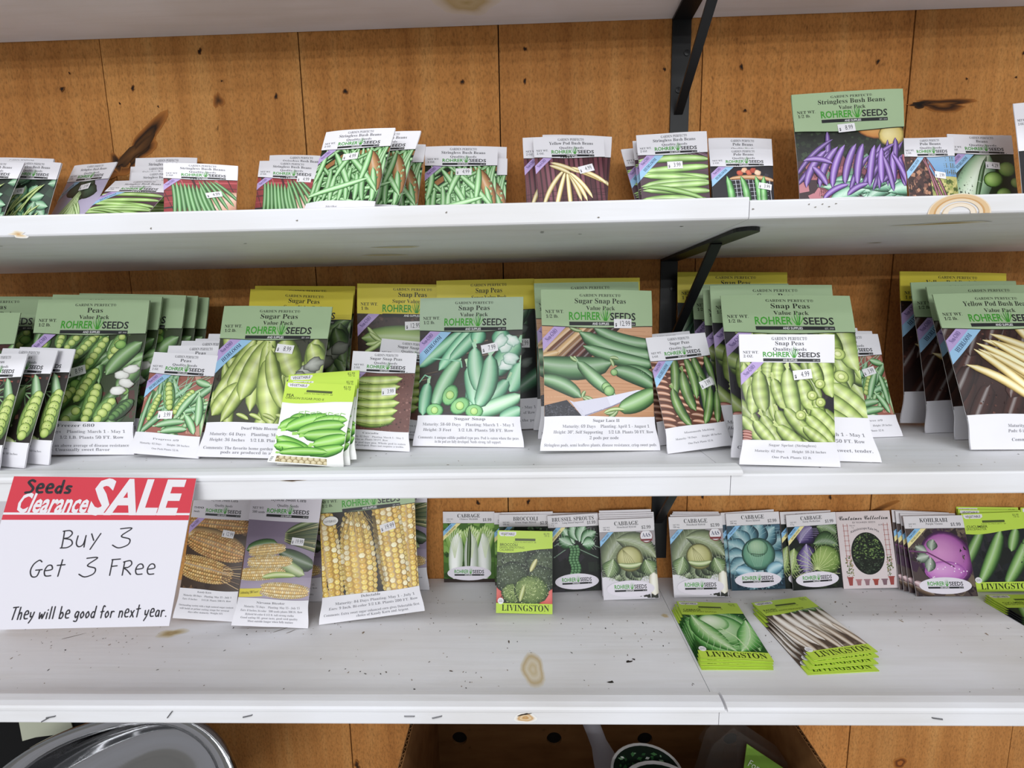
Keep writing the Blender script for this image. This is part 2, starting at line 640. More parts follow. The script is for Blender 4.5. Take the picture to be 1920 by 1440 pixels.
    def cob(s, p0, p1, w, rows, cols, pals, husk='#8a6a2c', tip=.16):
        """ear of corn: a shaded body under rows of kernels"""
        s.pod(p0, p1, w, 0, (mul(husk, .5), C(husk), mul(husk, 1.2)), n=10, blunt=.3)
        s.up()
        (x0, y0), (x1, y1) = s.xy(p0), s.xy(p1)
        L = math.hypot(x1 - x0, y1 - y0)
        ux, uy = (x1 - x0) / L, (y1 - y0) / L
        for i in range(cols):
            t = (i + .5) / cols
            env = min(1, (math.sin(PI * min(1, max(0, t * .94 + .05)))) ** .3)
            for j in range(rows):
                a = -1 + 2 * (j + .5) / rows
                o = math.sin(a * 1.42) / math.sin(1.42) * w / 2 * env * .97
                kw = w / rows * 1.06 * env * (math.cos(a * 1.25) * .75 + .3)
                kh = L / cols * .94
                sh = 1.02 - .42 * abs(a) ** 2.2 + .08 * (a < 0)
                pal = s.rnd.choice(pals)
                b_ = s.rnd.uniform(.86, 1.08) * sh
                tt = t + (.5 / cols if j % 2 else 0)
                cx, cy = x0 + ux * L * tt - uy * o, y0 + uy * L * tt + ux * o
                q = []
                for k in range(6):
                    an = PI / 3 * k + PI / 6
                    dx, dy = kh * .56 * math.cos(an), kw * .56 * math.sin(an)
                    q.append((cx + ux * dx - uy * dy, cy + uy * dx + ux * dy))
                hi, lo = mul(pal[1], b_), mul(pal[0], b_)
                s.add(q, [hi if k in (1, 2, 3) else lo for k in range(6)])
                hx, hy = cx - kh * .08, cy + kw * .1
                s.add([(hx - kh * .16, hy - kw * .1), (hx + kh * .1, hy - kw * .1), (hx + kh * .1, hy + kw * .14), (hx - kh * .16, hy + kw * .14)], mix(mul(pal[1], b_), '#fff6d8', .45), s.l + .004)
        s.up()

    def text(s, t, x, y, size, col='#1c1d20', font='serif', bold=0., align='c', fit=None, rot=0., shear=0., part=None, mm=False, lvl=None, arc=0.):
        """x, y: baseline point; size: letter size in mm; fit: width in mm the line is set to"""
        if lvl is None:
            s.up(.02)
        vs, fs, a, b = letters(t, font, bold)
        sx = size if fit is None else fit / max(1e-6, b - a)
        X, Y = (x, y) if mm else s.xy((x, y))
        off = -(a + b) / 2 if align == 'c' else -a if align == 'l' else -b
        ca, sa = math.cos(rot), math.sin(rot)
        col = C(col) if isinstance(col, str) else col
        P = []
        for vx, vy in vs:
            px, py = (vx + off) * sx + shear * vy * size, vy * size
            if arc:
                py += -arc * (px * px)
            P.append((X + px * ca - py * sa, Y + px * sa + py * ca))
        for f in fs:
            s.add([P[i] for i in f], col, lvl, True, part)

    def box(s, x0, x1, y0, y1, col, part=None, n=8, rot=0., piv=None):
        """mm rectangle"""
        s.up(.004)
        ca, sa = math.cos(rot), math.sin(rot)
        px, py = piv or ((x0 + x1) / 2, (y0 + y1) / 2)

        def R(x, y):
            x, y = x - px, y - py
            return (px + x * ca - y * sa, py + x * sa + y * ca)
        for i in range(n):
            a, b = x0 + (x1 - x0) * i / n, x0 + (x1 - x0) * (i + 1) / n
            s.add([R(a, y0), R(b, y0), R(b, y1), R(a, y1)], col, part=part)

    def logo(s, cx, cy, w, part, faint=0., hh=.125):
        """green and black seed-house wordmark with grass blades over a black bar"""
        g, k = mix('#3f9a2c', '#ffffff', faint * .3), mix('#222326', '#ffffff', faint * .3)
        s.up(.03)
        X, Y = s.xy((cx, cy))
        l, r = X - w / 2, X + w / 2
        hgt = w * hh
        s.text('ROHRER', l, Y, hgt / .7, g, 'sans', .02, 'l', w * .475, part=part, mm=True)
        s.text('SEEDS', r, Y, hgt * .93 / .7, k, 'sans', .02, 'r', w * .385, part=part, mm=True)
        bx = l + w * .545
        keep, s.part = s.part, part
        for i, (dx, tx, hh) in enumerate(((-.03, -.075, .13), (-.012, -.04, .18), (0, .0, .215), (.012, .045, .19), (.028, .085, .15), (.02, .02, .15))):
            m = (bx + w * (dx + tx) * .6, Y + w * hh * .55)
            q = [(bx + w * dx * .5 - w * .008, Y - w * .015), (bx + w * dx * .5 + w * .008, Y - w * .015), (m[0] + w * .006, m[1]), (bx + w * tx * .95, Y + w * hh), (m[0] - w * .006, m[1])]
            s.up(.001)
            s.add(q, '#2f8a25' if i % 2 else '#58ad3a')
        s.part = keep
        s.box(l + w * .0, r, Y - w * .085, Y - w * .03, k, part)
        s.text('AND SUPPLIES', X - w * .03, Y - w * .076, w * .05, '#f2f2f2', 'sans', .01, 'c', w * .25, part=part, mm=True)
        s.text('EST. 1919', r - w * .015, Y - w * .074, w * .035, '#d8d8d8', 'sans', 0, 'r', w * .11, part=part, mm=True)

    def ribbon(s, kind, top, part='cover_picture', size=1.):
        """diagonal corner bands under the header"""
        W = s.W
        d = W * .11 * size

        def band(a, b, col, txt, tc):
            s.up(.01)
            s.add([(0, top - a), (0, top - b), (b, top), (a, top)], col, part=part)
            m = (a + b) / 2
            h = (b - a) * .5
            s.text(txt, m / 2 + h * .18, top - m / 2 - h * .18, h, tc, 'serif', 0, 'c', m * .8, PI / 4, part=part, mm=True)
        if 'n' in kind:
            band(d * 1.0, d * 2.0, '#c0a6dd', 'Non-GMO', '#4b2f83')
        if 'h' in kind:
            band(d * 2.0, d * 3.0, '#9ccbee', 'HEIRLOOM', '#1f3a6a')
        if 'b' in kind:
            band(d * 1.5, d * 2.4, '#8cc4ec', 'Non-GMO', '#1d3d77')
        if 'y' in kind:
            band(d * 2.4, d * 3.2, '#efe39a', 'HEIRLOOM', '#4c4718')

    # --- finish
    def meshes(s, base_cols, material):
        """{part: mesh}; base_cols: (bottom, middle, top) colours of the bare packet with break heights"""
        out = {}
        mb = MB()
        nx, ny = (28, 40) if s.pouch else (6, 8)
        (cb, cm, ct), (h1, h2) = base_cols

        def bc(y):
            return C(cb) if y < h1 * s.H else C(cm) if y < h2 * s.H else C(ct)
        ys = sorted(set([s.H * j / ny for j in range(ny + 1)] + ([h1 * s.H, h2 * s.H] if 0 < h1 < h2 < 1 else [])))
        for back in (False, True):
            for i in range(nx):
                for j in range(len(ys) - 1):
                    q = [(s.W * a / nx, b) for a, b in ((i, ys[j]), (i + 1, ys[j]), (i + 1, ys[j + 1]), (i, ys[j + 1]))]
                    p = [s.surf(*t, back=back) for t in q]
                    if back:
                        p = p[::-1]
                    mb.face([(v[0] / 1000, v[1] / 1000, v[2] / 1000) for v in p], bc((ys[j] + ys[j + 1]) / 2))
        for i in range(nx):
            for y in (0, s.H):
                a, b = s.W * i / nx, s.W * (i + 1) / nx
                p = [s.surf(a, y), s.surf(a, y, True), s.surf(b, y, True), s.surf(b, y)]
                if y:
                    p = p[::-1]
                mb.face([tuple(k / 1000 for k in v) for v in p], bc(y - .01))
        for j in range(len(ys) - 1):
            for x in (0, s.W):
                p = [s.surf(x, ys[j]), s.surf(x, ys[j + 1]), s.surf(x, ys[j + 1], True), s.surf(x, ys[j], True)]
                if x:
                    p = p[::-1]
                mb.face([tuple(k / 1000 for k in v) for v in p], bc((ys[j] + ys[j + 1]) / 2))
        out['pouch' if s.pouch else 'envelope'] = mb.build('', material, weld=True, smooth=True)
        cache = {}

        def nrm(x, y):
            k = (round(x / 2), round(y / 2))
            if k not in cache:
                X, Y = min(max(k[0] * 2, .6), s.W - .6), min(max(k[1] * 2, .6), s.H - .6)
                a, b, c, d = s.surf(X - .5, Y), s.surf(X + .5, Y), s.surf(X, Y - .5), s.surf(X, Y + .5)
                n = Vector((b[0] - a[0], b[1] - a[1], b[2] - a[2])).cross(Vector((d[0] - c[0], d[1] - c[1], d[2] - c[2]))).normalized()
                cache[k] = n if n.y < 0 else -n
            return cache[k]
        for name, faces in s.parts.items():
            mb = MB()
            for P, l in faces:
                ar = sum(P[i][0] * P[(i + 1) % len(P)][1] - P[(i + 1) % len(P)][0] * P[i][1] for i in range(len(P)))
                if ar < 0:
                    P = P[::-1]
                pts, nn = [], []
                for x, y, c in P:
                    v = s.surf(x, y)
                    n = nrm(x, y)
                    pts.append(((v[0] + n.x * l) / 1000, (v[1] + n.y * l) / 1000, (v[2] + n.z * l) / 1000))
                    nn.append(n)
                mb.face(pts, [c for _, _, c in P])
                mb.n += nn
            out[name] = mb.build('', material)
        return out

# ------------------------------------------------------------------ the packet designs
GREEN_H, YELLOW_H, WHITE_H = '#a4bb94', '#e0d044', '#e8e6ec'
FOOT = '#e6e4ea'
DESIGNS = {}
PODG = ('#33521f', '#6f9a3f', '#a8c86a')
BEAN = ('#33602c', '#6cae62', '#a9d69b')


def rohrer(size, title, tw, second, sw, net, foot, paint, rib='', hb=None, fb=.205, W=None, H=None, bg='#3a4a26', thick=None, seed=1, hcol=None, wave=.008):
    big = size != 'quality'
    W, H = W or (145 if big else 90), H or (203 if big else 138)
    hcol = hcol or {'value': GREEN_H, 'super': YELLOW_H, 'quality': WHITE_H}[size]
    hb = hb or (.77 if big else .785)
    a = Art(W, H, thick or (9.5 if big else 7), True, seed)
    a.win = (.3, W - .3, 0, H)
    a.fill(0, 1, fb - .02, hb + .02, bg)
    paint(a)
    a.win = (0, W, 0, H)
    a.up(.07)
    if rib:
        a.ribbon(rib, hb * H, size=1. if big else 1.15)
    a.part = 'header_panel'
    a.up(.07)
    if wave > .004:
        a.fill(0, 1, lambda x: hb - .005 - wave * math.sin(x * 5.2 - .9), lambda x: hb + .02, '#232a1c', ny=1)
    a.fill(0, 1, lambda x: hb - wave * math.sin(x * 5.2 - .9), 1, hcol, ny=6, part='header_panel')
    ink = '#23251f' if big else '#4c4c52'
    a.text('GARDEN PERFECT®', .53, .955, 5, ink, fit=W * .37)
    a.text(title, .53, .912 if big else .915, W * .066, '#1d1e1b' if big else '#3d3d42', fit=W * tw)
    a.text(second, .53, .869 if big else .872, W * .052, ink, fit=W * sw)
    a.text(net[0], .035, .848, W * .042, ink, align='l', fit=W * .165)
    a.text(net[1], .04, .818, W * .042, ink, align='l')
    a.logo(.545, .806 if big else .824, W * .6, 'header_panel', hh=.116 if big else .092)
    a.part = 'footer_panel'
    a.up(.07)
    a.fill(0, 1, 0, lambda x: fb + .004 * math.sin(x * 6), FOOT, ny=5)
    for t, y, w, x in foot:
        a.text(t, x, y, W * .036, '#77767d' if y < .15 else '#55555c', fit=W * w)
    return a, ((FOOT, '#d9d6d6', hcol), (fb + .02, hb))


def design(name):
    def deco(fn):
        DESIGNS[name] = fn
        return fn
    return deco


def foot_big(v, l1, l2, c1='', c2=''):
    return [(v, .172, min(.34, .03 * len(v)), .52), (l1, .135, .88 if len(l1) > 34 else .62, .5), (l2, .1, .85 if len(l2) > 34 else .62, .5)] + ([(c1, .05, .92, .5)] if c1 else []) + ([(c2, .024, .6, .5)] if c2 else [])


def foot_small(v, l1, l2='One Pack Plants 12 ft.'):
    return [(v, .145, min(.5, .036 * len(v)), .52), (l1, .1, .74, .5), (l2, .055, .4, .52)]


def many(a, n, w, length, ang, spread, pal, box=(0, 1, .2, .8), bend=.15, **k):
    for _ in range(n):
        x, y = a.rnd.uniform(box[0], box[1]), a.rnd.uniform(box[2], box[3])
        t = math.radians(ang + a.rnd.uniform(-spread, spread))
        l = length * a.rnd.uniform(.75, 1.2)
        dx, dy = math.cos(t) * l / 2 / a.W, math.sin(t) * l / 2 / a.H
        p = pal if isinstance(pal[0], str) else a.rnd.choice(pal)
        a.pod((x - dx, y - dy), (x + dx, y + dy), w * a.rnd.uniform(.8, 1.2), a.rnd.uniform(-bend, bend), p, **k)


PEA = ('#55752a', '#a5bf4e', '#d8e48c')
SHELL = ('#2e4d22', '#5b8a45', '#8fb873')


@design('peasvalue')
def _():
    def paint(a):
        a.speck(60, ('#4a5f3a', '#2a3018', '#5a2c24', '#65804a'), 7)
        many(a, 26, 14, 56, 60, 35, [SHELL, ('#2a4a1e', '#4a743a', '#7a9f62')])
        for _k in range(22):
            a.ball((a.rnd.uniform(.05, .9), a.rnd.uniform(.24, .74)), 5.6, 5, ('#3c6a26', '#7aa844', '#b0d070'))
        for p0, p1, n, r in (((.13, .74), (.10, .66), 3, 5), ((.27, .77), (.25, .69), 4, 5), ((.43, .77), (.33, .68), 4, 5.2), ((.57, .76), (.42, .62), 6, 5.6), ((.66, .73), (.53, .55), 6, 6), ((.80, .75), (.74, .62), 4, 6)):
            a.rowpeas(p0, p1, n, r, PEA)
        a.pod((.98, .72), (.72, .5), 22, -.1, SHELL)
        a.pod((1.0, .6), (.82, .42), 20, .1, SHELL)
        for c in ((.80, .70), (.36, .52), (.46, .44), (.30, .38), (.28, .31)):
            a.ball(c, 7.5, 6.5, ('#3c6a26', '#6fa63c', '#a8d06a'))
        for p0, p1, n, r in (((.62, .52), (.49, .35), 6, 6.6), ((.66, .42), (.59, .22), 6, 7), ((.44, .40), (.22, .23), 7, 6.8), ((.80, .33), (.70, .22), 4, 7), ((.50, .27), (.42, .215), 2, 7.5)):
            a.rowpeas(p0, p1, n, r, PEA)
        for c in ((.86, .5), (.9, .45), (.84, .4), (.93, .54)):
            a.ball(c, 10, 6, ('#a8a8a0', '#dcdcd6', '#f4f4f0'), a.rnd.uniform(-.6, .6), rim='#7d7f74', jag=.12)
        a.rowpeas((.95, .33), (.82, .23), 6, 5.5, ('#1e4016', '#3d6e2a', '#6f9c4c'), ('#17300f', '#2f5520', '#4a7a34'))
    return rohrer('value', 'Peas', .14, 'Value Pack', .27, ('NET WT.', '1/2 lb.'), foot_big('Freezer 680', 'Maturity: 68 Days    Planting: March 1 - May 1', 'Height: 30 in.   1/2 LB. Plants 50 FT. Row', 'Comments: Hardy, an above average of disease resistance', 'variety. Unusually sweet flavor'), paint, 'n', seed=3)


@design('beetvalue')
def _():
    def paint(a):
        a.speck(90, ('#4c1414', '#7c2a22', '#2c1a12', '#3f5a2a'), 10)
        many(a, 14, 12, 70, 40, 40, SHELL)
    return rohrer('value', 'Peas', .14, 'Value Pack', .27, ('NET WT.', '1/2 lb.'), [], paint, '', bg='#4a1614', seed=4)


@design('leafbean')
def _():
    def paint(a):
        a.speck(40, ('#1f3522', '#2b4a34', '#14241a'), 7)
        for _k in range(26):
            x, y, t = a.rnd.uniform(0, 1), a.rnd.uniform(.15, .8), a.rnd.uniform(0, 6.28)
            a.leaf((x, y), (x + .26 * math.cos(t), y + .17 * math.sin(t)), 17, .1, ('#26513a', '#5f9a72', '#9cc8a0'), '#c2dcc0', 3)
        many(a, 12, 4.2, 52, 62, 16, ('#4d6a24', '#95b552', '#cad98a'), (.25, .75, .2, .62))
    return rohrer('quality', 'Stringless Bush Beans', .6, 'Quality Seeds', .36, ('NET WT.', '2 OZ.'), [], paint, '', bg='#22382a', seed=5)


@design('lilacbean')
def _():
    def paint(a):
        for c in ((.45, .72), (.62, .7), (.55, .62), (.72, .64), (.36, .66)):
            a.ball(c, 15, 13, ('#1d2a1c', '#2f4230', '#4e6650'), jag=.1)
        for k in range(16):
            a.pod((.50 + .02 * (k % 5), .66 - .01 * k), (.08 + .055 * k, .2 + .02 * (k % 3)), 5.5, .12, ('#4d7030', '#8fb561', '#cbe0a2'))
    return rohrer('quality', 'Stringless Bush Beans', .6, 'Quality Seeds', .36, ('NET WT.', '2 OZ.'), [], paint, 'h', bg='#b5abc6', seed=6)


def flat(seed):
    def paint(a):
        a.fill(0, 1, .6, .8, '#6a4a5c')
        for k in range(18):
            a.line([(a.W * (.3 + k * .05), a.H * .79), (a.W * (.55 + k * .05), a.H * .72)], .9, a.rnd.choice(('#8d6d80', '#4c3242', '#a48a9c')))
        for k in range(13):
            y = .74 - k * .048
            a.pod((-.06 + .1 * a.rnd.random(), y + .03 * math.sin(k * 2.1)), (1.05, y + .05 * math.sin(k * 1.3) - .02), 11, .05 * math.sin(k * 1.7), ('#46601f', '#8fbe5a', '#bde089'), bumps=3)
        a.pod((.05, .46), (.95, .3), 8, .08, ('#2f421b', '#6f9a3f', '#9cc866'))
    return rohrer('quality', 'Stringless Bush Beans', .6, 'Quality Seeds', .36, ('NET WT.', '2 OZ.'), [], paint, 'nh', bg='#5d4450', seed=seed)


DESIGNS['flatbean'] = lambda: flat(7)
DESIGNS['flatbean2'] = lambda: flat(8)


@design('plaidbean')
def _():
    def paint(a):
        for k in range(8):
            a.line([(a.W * (k * .16 - .1), a.H * .8), (a.W * (k * .16 + .25), a.H * .15)], 3.2 if k % 2 else 1.2, ('#5a1f22', '#2f3a34', '#d0606a')[k % 3])
            a.line([(0, a.H * (.78 - k * .08)), (a.W, a.H * (.83 - k * .08))], 3 if k % 2 else 1, ('#6d1f24', '#c95058', '#34302e')[k % 3])
        a.pod((1.1, .62), (.2, .12), 40, .1, ('#c58a70', '#dfa98c', '#efc4aa'), edge=False)
        for k in range(9):
            a.pod((.12 + .055 * k, .75 - .008 * k), (.16 + .085 * k, .2 - .01 * (k % 3)), 6.2, .06 - .02 * k, ('#255222', '#4c8f42', '#86c07a'))
        for k in range(5):
            a.pod((.48 + .05 * k, .76), (.75 + .075 * k, .24 + .06 * k), 5.6, .04, ('#23501f', '#468a3e', '#7cb870'))
    return rohrer('quality', 'Stringless Bush Beans', .6, 'Quality Seeds', .36, ('NET WT.', '2 OZ.'), [], paint, 'n', bg='#a52f35', seed=9)


@design('strikebean')
def _():
    def paint(a):
        a.speck(40, ('#2b3a1c', '#45602f', '#1c2412'), 6)
        a.line([(0, a.H * .5), (a.W * .4, a.H * .72), (a.W, a.H * .76)], 7, '#a8733c')
        many(a, 55, 5.6, 62, 62, 75, [BEAN, ('#2f5528', '#5d9c54', '#98c98a'), ('#3c6c36', '#7dbb72', '#b6dfa8')], (0, 1, .2, .78))
        a.pod((.72, .76), (.96, .3), 16, .12, ('#7a4f28', '#b07c46', '#cf9c62'))
        for k in range(9):
            a.pod((.05 + .1 * k, .5 + .03 * (k % 3)), (.02 + .115 * k, .2), 8, .08 * (-1) ** k, a.rnd.choice([BEAN, ('#3c6c36', '#7dbb72', '#b6dfa8')]))
        for p0, p1, b in (((.22, .76), (.62, .30), .03), ((.42, .72), (.98, .30), .05), ((.1, .76), (.02, .4), .1), ((.75, .77), (.72, .4), .05), ((.55, .77), (.35, .45), -.1)):
            a.pod(p0, p1, 8.5, b, ('#356430', '#78b86c', '#b4e0a6'), stem=3)
        a.pod((-.05, .27), (.84, .44), 8.5, -.05, ('#3c7034', '#86c47a', '#c2e8b4'), stem=3)
    a, b = rohrer('quality', 'Stringless Bush Beans', .6, 'Quality Seeds', .36, ('NET WT.', '2 OZ.'), [('Strike', .14, .16, .42)], paint, 'n', bg='#24331a', seed=10)
    return a, b


@design('yellowpod')
def _():
    def paint(a):
        for k in range(16):
            x = -.05 + k * .07
            a.line([(a.W * x, a.H * .8), (a.W * (x + .03), a.H * .15)], 3.6, a.rnd.choice(('#5d2b36', '#7a3f4c', '#8d5260')))
            a.line([(a.W * (x + .035), a.H * .8), (a.W * (x + .065), a.H * .15)], .7, '#2f141b')
        for k in range(7):
            a.line([(0, a.H * (.3 + .02 * k - .1 * (k % 2))), (a.W, a.H * (.28 + .03 * k))], .5, '#3b1a22')
        yp = ('#9a8038', '#dcc47c', '#f4e6b4')
        for p0, p1, b in (((.42, .66), (.06, .25), -.14), ((.42, .64), (.22, .18), -.03), ((.44, .64), (.46, .18), 0), ((.46, .62), (.62, .33), .05), ((.46, .62), (.7, .33), .08), ((.46, .63), (.78, .36), .1), ((.48, .66), (.98, .52), .08), ((.47, .68), (1.08, .48), .12), ((.22, .73), (.6, .62), .08), ((.2, .7), (.5, .6), .1)):
            a.pod(p0, p1, 6, b, yp)
    return rohrer('quality', 'Yellow Pod Bush Beans', .62, 'Quality Seeds', .34, ('NET WT.', '2 OZ.'), [], paint, 'n', bg='#5b2c37', seed=11)


@design('polebean')
def _():
    def paint(a):
        a.speck(30, ('#2a2a30', '#16181c', '#3c3848'), 6)
        for k in range(10):
            a.line([(a.W * (.3 + .07 * k), a.H * .62), (a.W * (.33 + .07 * k), a.H * .2)], .8, '#cfd0d8')
            a.line([(a.W * .28, a.H * (.6 - .05 * k)), (a.W * .9, a.H * (.62 - .05 * k))], .7, '#b9bcc8')
        a.pod((.25, .62), (1.05, .6), 9, .12, ('#7a4a26', '#b8834e', '#d9aa74'))
        for k, c in enumerate(('#c8583a', '#e2b08c', '#d06a48', '#b54a30', '#e6c0a0')):
            a.ball((.46 + .07 * k, .7 + .03 * (k % 2)), 5, 5, (mul(c, .5), C(c), mul(c, 1.3)), jag=.15)
        for x, b in ((.24, .1), (.46, .16), (.7, .1), (.84, -.08)):
            a.pod((x, .66), (x + .03, .08), 12, b, ('#1d4d22', '#4a9a44', '#8cd07c'), bumps=4)
    return rohrer('quality', 'Pole Beans', .32, 'Quality Seeds', .36, ('NET WT.', '2 OZ.'), [], paint, 'nh', bg='#241f2a', seed=12)


@design('purplebean')
def _():
    def paint(a):
        a.fill(0, 1, .5, .8, '#20261c')
        a.speck(200, ('#2c3a24', '#161c12', '#3a4a30'), 4, (0, 1, .5, .8))
        a.speck(80, ('#b56a74', '#8a4a58', '#6f9a80', '#c8808a'), 9, (0, 1, .2, .5))
        a.ball((.7, .70), 22, 12, ('#8a5018', '#d08a30', '#e8b060'), -.3)
        a.ball((.88, .66), 19, 17, ('#9a8030', '#d8c060', '#efe0a0'), .3)
        for _k in range(12):
            x, t = a.rnd.uniform(0, 1), a.rnd.uniform(-.6, .6)
            a.leaf((x - .15, a.rnd.uniform(.16, .3)), (x + .2, a.rnd.uniform(.16, .34)), 22, .1, ('#2c5a40', '#78b494', '#b4dcc4'), '#cfe8d4', 4)
        pp = ('#33184e', '#7447a0', '#a77fd0')
        many(a, 14, 9, 60, 60, 30, ('#2a1440', '#5f3888', '#8a62b4'), (.12, .9, .34, .56))
        for k in range(9):
            x = .16 + .085 * k
            a.pod((x + .1 + .02 * (k % 2), .60 - .004 * (k - 3) ** 2), (x - .1 + .03 * k, .30 - .01 * (k % 3)), 11, -.2 + .028 * k, pp)
        for p0, p1, b in (((.05, .5), (.3, .46), .2), ((.12, .45), (.24, .3), .1), ((.86, .52), (1.02, .26), .1), ((.78, .5), (.86, .24), .05), ((.44, .3), (.2, .2), -.2), ((.62, .3), (.42, .22), -.2)):
            a.pod(p0, p1, 9, b, pp)
    return rohrer('value', 'Stringless Bush Beans', .6, 'Value Pack', .24, ('NET WT.', '1/2 lb.'), [], paint, '', bg='#4a3038', hb=.71, seed=13, wave=.012, H=195)


@design('limabean')
def _():
    def paint(a):
        a.fill(.35, 1, .5, .8, '#5f9ad0', col2='#8fb8dc')
        a.fill(.35, 1, .1, .55, '#7d8a3a', col2='#c8c070')
        a.speck(140, ('#9aa84c', '#6d8034', '#d8cc80', '#54682c'), 4, (.35, 1, .12, .5))
        a.fill(0, .42, .1, .8, '#4a2a26')
        a.speck(90, ('#6f4238', '#2c1a18', '#c08a68', '#8a5a48'), 4, (0, .42, .12, .8))
        a.speck(40, ('#2a2c1c', '#3c4226'), 8, (0, .4, .1, .3))
        for p0, p1, b in (((.3, .8), (.72, .1), .04), ((.4, .78), (.8, .08), .06), ((.36, .8), (.62, .1), -.02)):
            a.pod(p0, p1, 5, b, ('#3a1220', '#7a3444', '#a86070'))
    return rohrer('quality', 'Pole Beans', .4, 'Quality Seeds', .42, ('NET WT.', '1 OZ.'), [], paint, 'h', bg='#6a6a3a', seed=14, fb=.05)


@design('favabean')
def _():
    def paint(a):
        a.pod((.05, .1), (.6, .78), 46, .06, ('#6a8a6a', '#9cbf98', '#cfe0c4'))
        a.pod((.28, .2), (.56, .76), 7, .08, ('#22381c', '#3a5a30', '#5c8050'))
        for c, r in (((.6, .5), 15), ((.74, .34), 13), ((.85, .62), 15), ((.93, .3), 12), ((.66, .2), 13), ((.86, .14), 11), ((.98, .48), 10)):
            a.ball(c, r, r * .8, ('#2c4a18', '#6d9a38', '#b6d878'), .4)
    return rohrer('quality', 'Beans', .18, 'Quality Seeds', .42, ('NET WT.', '1 OZ.'), [], paint, 'nh', bg='#26341a', seed=15, fb=.05)


@design('plainwhite')
def _():
    def paint(a):
        a.speck(60, ('#1c1a20', '#2e2c34', '#4a4850'), 8)
    return rohrer('quality', 'Beans', .18, 'Quality Seeds', .36, ('NET WT.', '2 OZ.'), [], paint, '', bg='#232228', seed=16, hb=.6)


@design('telepea')
def _():
    def paint(a):
        a.speck(80, ('#2a221e', '#5d3430', '#3f5a30', '#7a5048', '#87a070'), 4)
        for k in range(14):
            a.line([(a.W * a.rnd.random(), a.H * a.rnd.uniform(.5, .8)), (a.W * a.rnd.random(), a.H * a.rnd.uniform(.4, .8))], 1.6, a.rnd.choice(('#4f6a4a', '#86a878', '#a8543c')))
        a.pod((.2, .78), (.55, .5), 12, 0, ('#3a5a34', '#76a070', '#a8c89c'))
        a.pod((.75, .78), (1.0, .45), 14, 0, ('#3a5a34', '#76a070', '#a8c89c'))
        a.pod((.66, .68), (.5, .2), 22, -.1, ('#3c5c28', '#7ba05a', '#abcb86'))
        a.rowpeas((.44, .6), (.38, .26), 7, 8, PEA, ('#49682c', '#86a64c', '#b4c878'))
        a.rowpeas((.92, .6), (.86, .26), 7, 8, PEA, ('#49682c', '#86a64c', '#b4c878'))
        a.pod((.3, .22), (.8, .19), 9, .1, ('#5a6a28', '#9cb060', '#c8d49a'))
    return rohrer('quality', 'Peas', .16, 'Quality Seeds', .36, ('NET WT.', '2 OZ.'), [('Tall Telephone', .14, .4, .5), ('Maturity: 75 Days     Height: 60 Inches', .1, .74, .5)], paint, '', bg='#2c2420', seed=17)


@design('progress')
def _():
    def paint(a):
        a.speck(60, ('#c8907c', '#9c5a4c', '#4f7a4a', '#d8a490'), 6)
        many(a, 18, 9, 62, 70, 60, [('#2f5a30', '#67a068', '#9cc898'), ('#3c6a34', '#79ac66', '#aed09a')])
        for k in range(12):
            a.line([(a.W * a.rnd.random(), a.H * .8), (a.W * a.rnd.uniform(.2, 1), a.H * a.rnd.uniform(.35, .6))], .9, '#9cc8a8')
        a.rowpeas((.36, .68), (.46, .46), 6, 5.5, PEA, ('#3c6a34', '#79ac66', '#aed09a'))
        a.rowpeas((.74, .62), (.56, .42), 7, 5, PEA, ('#3c6a34', '#79ac66', '#aed09a'))
        a.rowpeas((.26, .56), (.17, .34), 7, 4.2, PEA, ('#3c6a34', '#79ac66', '#aed09a'))
        for p0, p1, b in (((.82, .62), (.6, .36), -.08), ((.86, .6), (.92, .3), .08), ((.98, .7), (.76, .74), .1), ((.3, .27), (.75, .33), .1), ((.4, .22), (.8, .26), .08), ((.72, .4), (.9, .22), .1)):
            a.pod(p0, p1, 10, b, ('#37683a', '#74ae70', '#aed6a4'), stem=3)
    return rohrer('quality', 'Peas', .17, 'Quality Seeds', .38, ('NET WT.', '2 OZ.'), foot_small('Progress #9', 'Maturity: 62 Days       Height: 20 Inches'), paint, 'nh', bg='#a8685a', seed=18)


def sugar_pods(a, pal, blur=False):
    a.speck(60, ('#4a4c40', '#2f3228', '#6a6c60', '#3c2c24'), 8)
    many(a, 18, 20, 84, 70, 40, tuple(mul(c, .8) for c in pal) and pal)
    for p0, p1, w, b in (((.62, .78), (.78, .52), 34, .15), ((.9, .78), (1.02, .42), 30, .1), ((.86, .74), (.98, .5), 26, -.1), ((.02, .36), (.34, .78), 24, .12), ((.16, .42), (.38, .74), 26, .08), ((.04, .26), (.3, .46), 26, -.1), ((.14, .22), (.42, .62), 20, .02), ((.30, .36), (.52, .78), 32, -.06), ((.5, .28), (.46, .76), 24, .08), ((.62, .2), (.52, .66), 34, -.06), ((.72, .3), (.5, .7), 20, -.1)):
        a.pod(p1, p0, w, b, pal, bumps=4, stem=6)
    for c in ((.86, .56), (.8, .5), (.92, .6)):
        a.ball(c, 13, 9, ('#5c5e58', '#8f9288', '#c6c8c0'), .5, jag=.2, rim='#4c4e48')
    for k in range(5):
        a.pod((.28 + .12 * k, .27), (.4 + .12 * k, .235), 6, .1, pal)


@design('sugarpea')
def _():
    return rohrer('value', 'Sugar Peas', .34, 'Value Pack', .28, ('NET WT.', '1/2 lb.'), foot_big('Dwarf White Blossom', 'Maturity: 64 Days    Planting: March 1 - May 1', 'Height: 36 Inches    1/2 LB. Plants 50 FT. Row', 'Comments: The favorite home garden variety for freezing,', 'pods are produced in abundance'), lambda a: sugar_pods(a, ('#5b6f28', '#9fb44e', '#c8d47c')), 'nh', bg='#4b4c3e', seed=19, fb=.215)


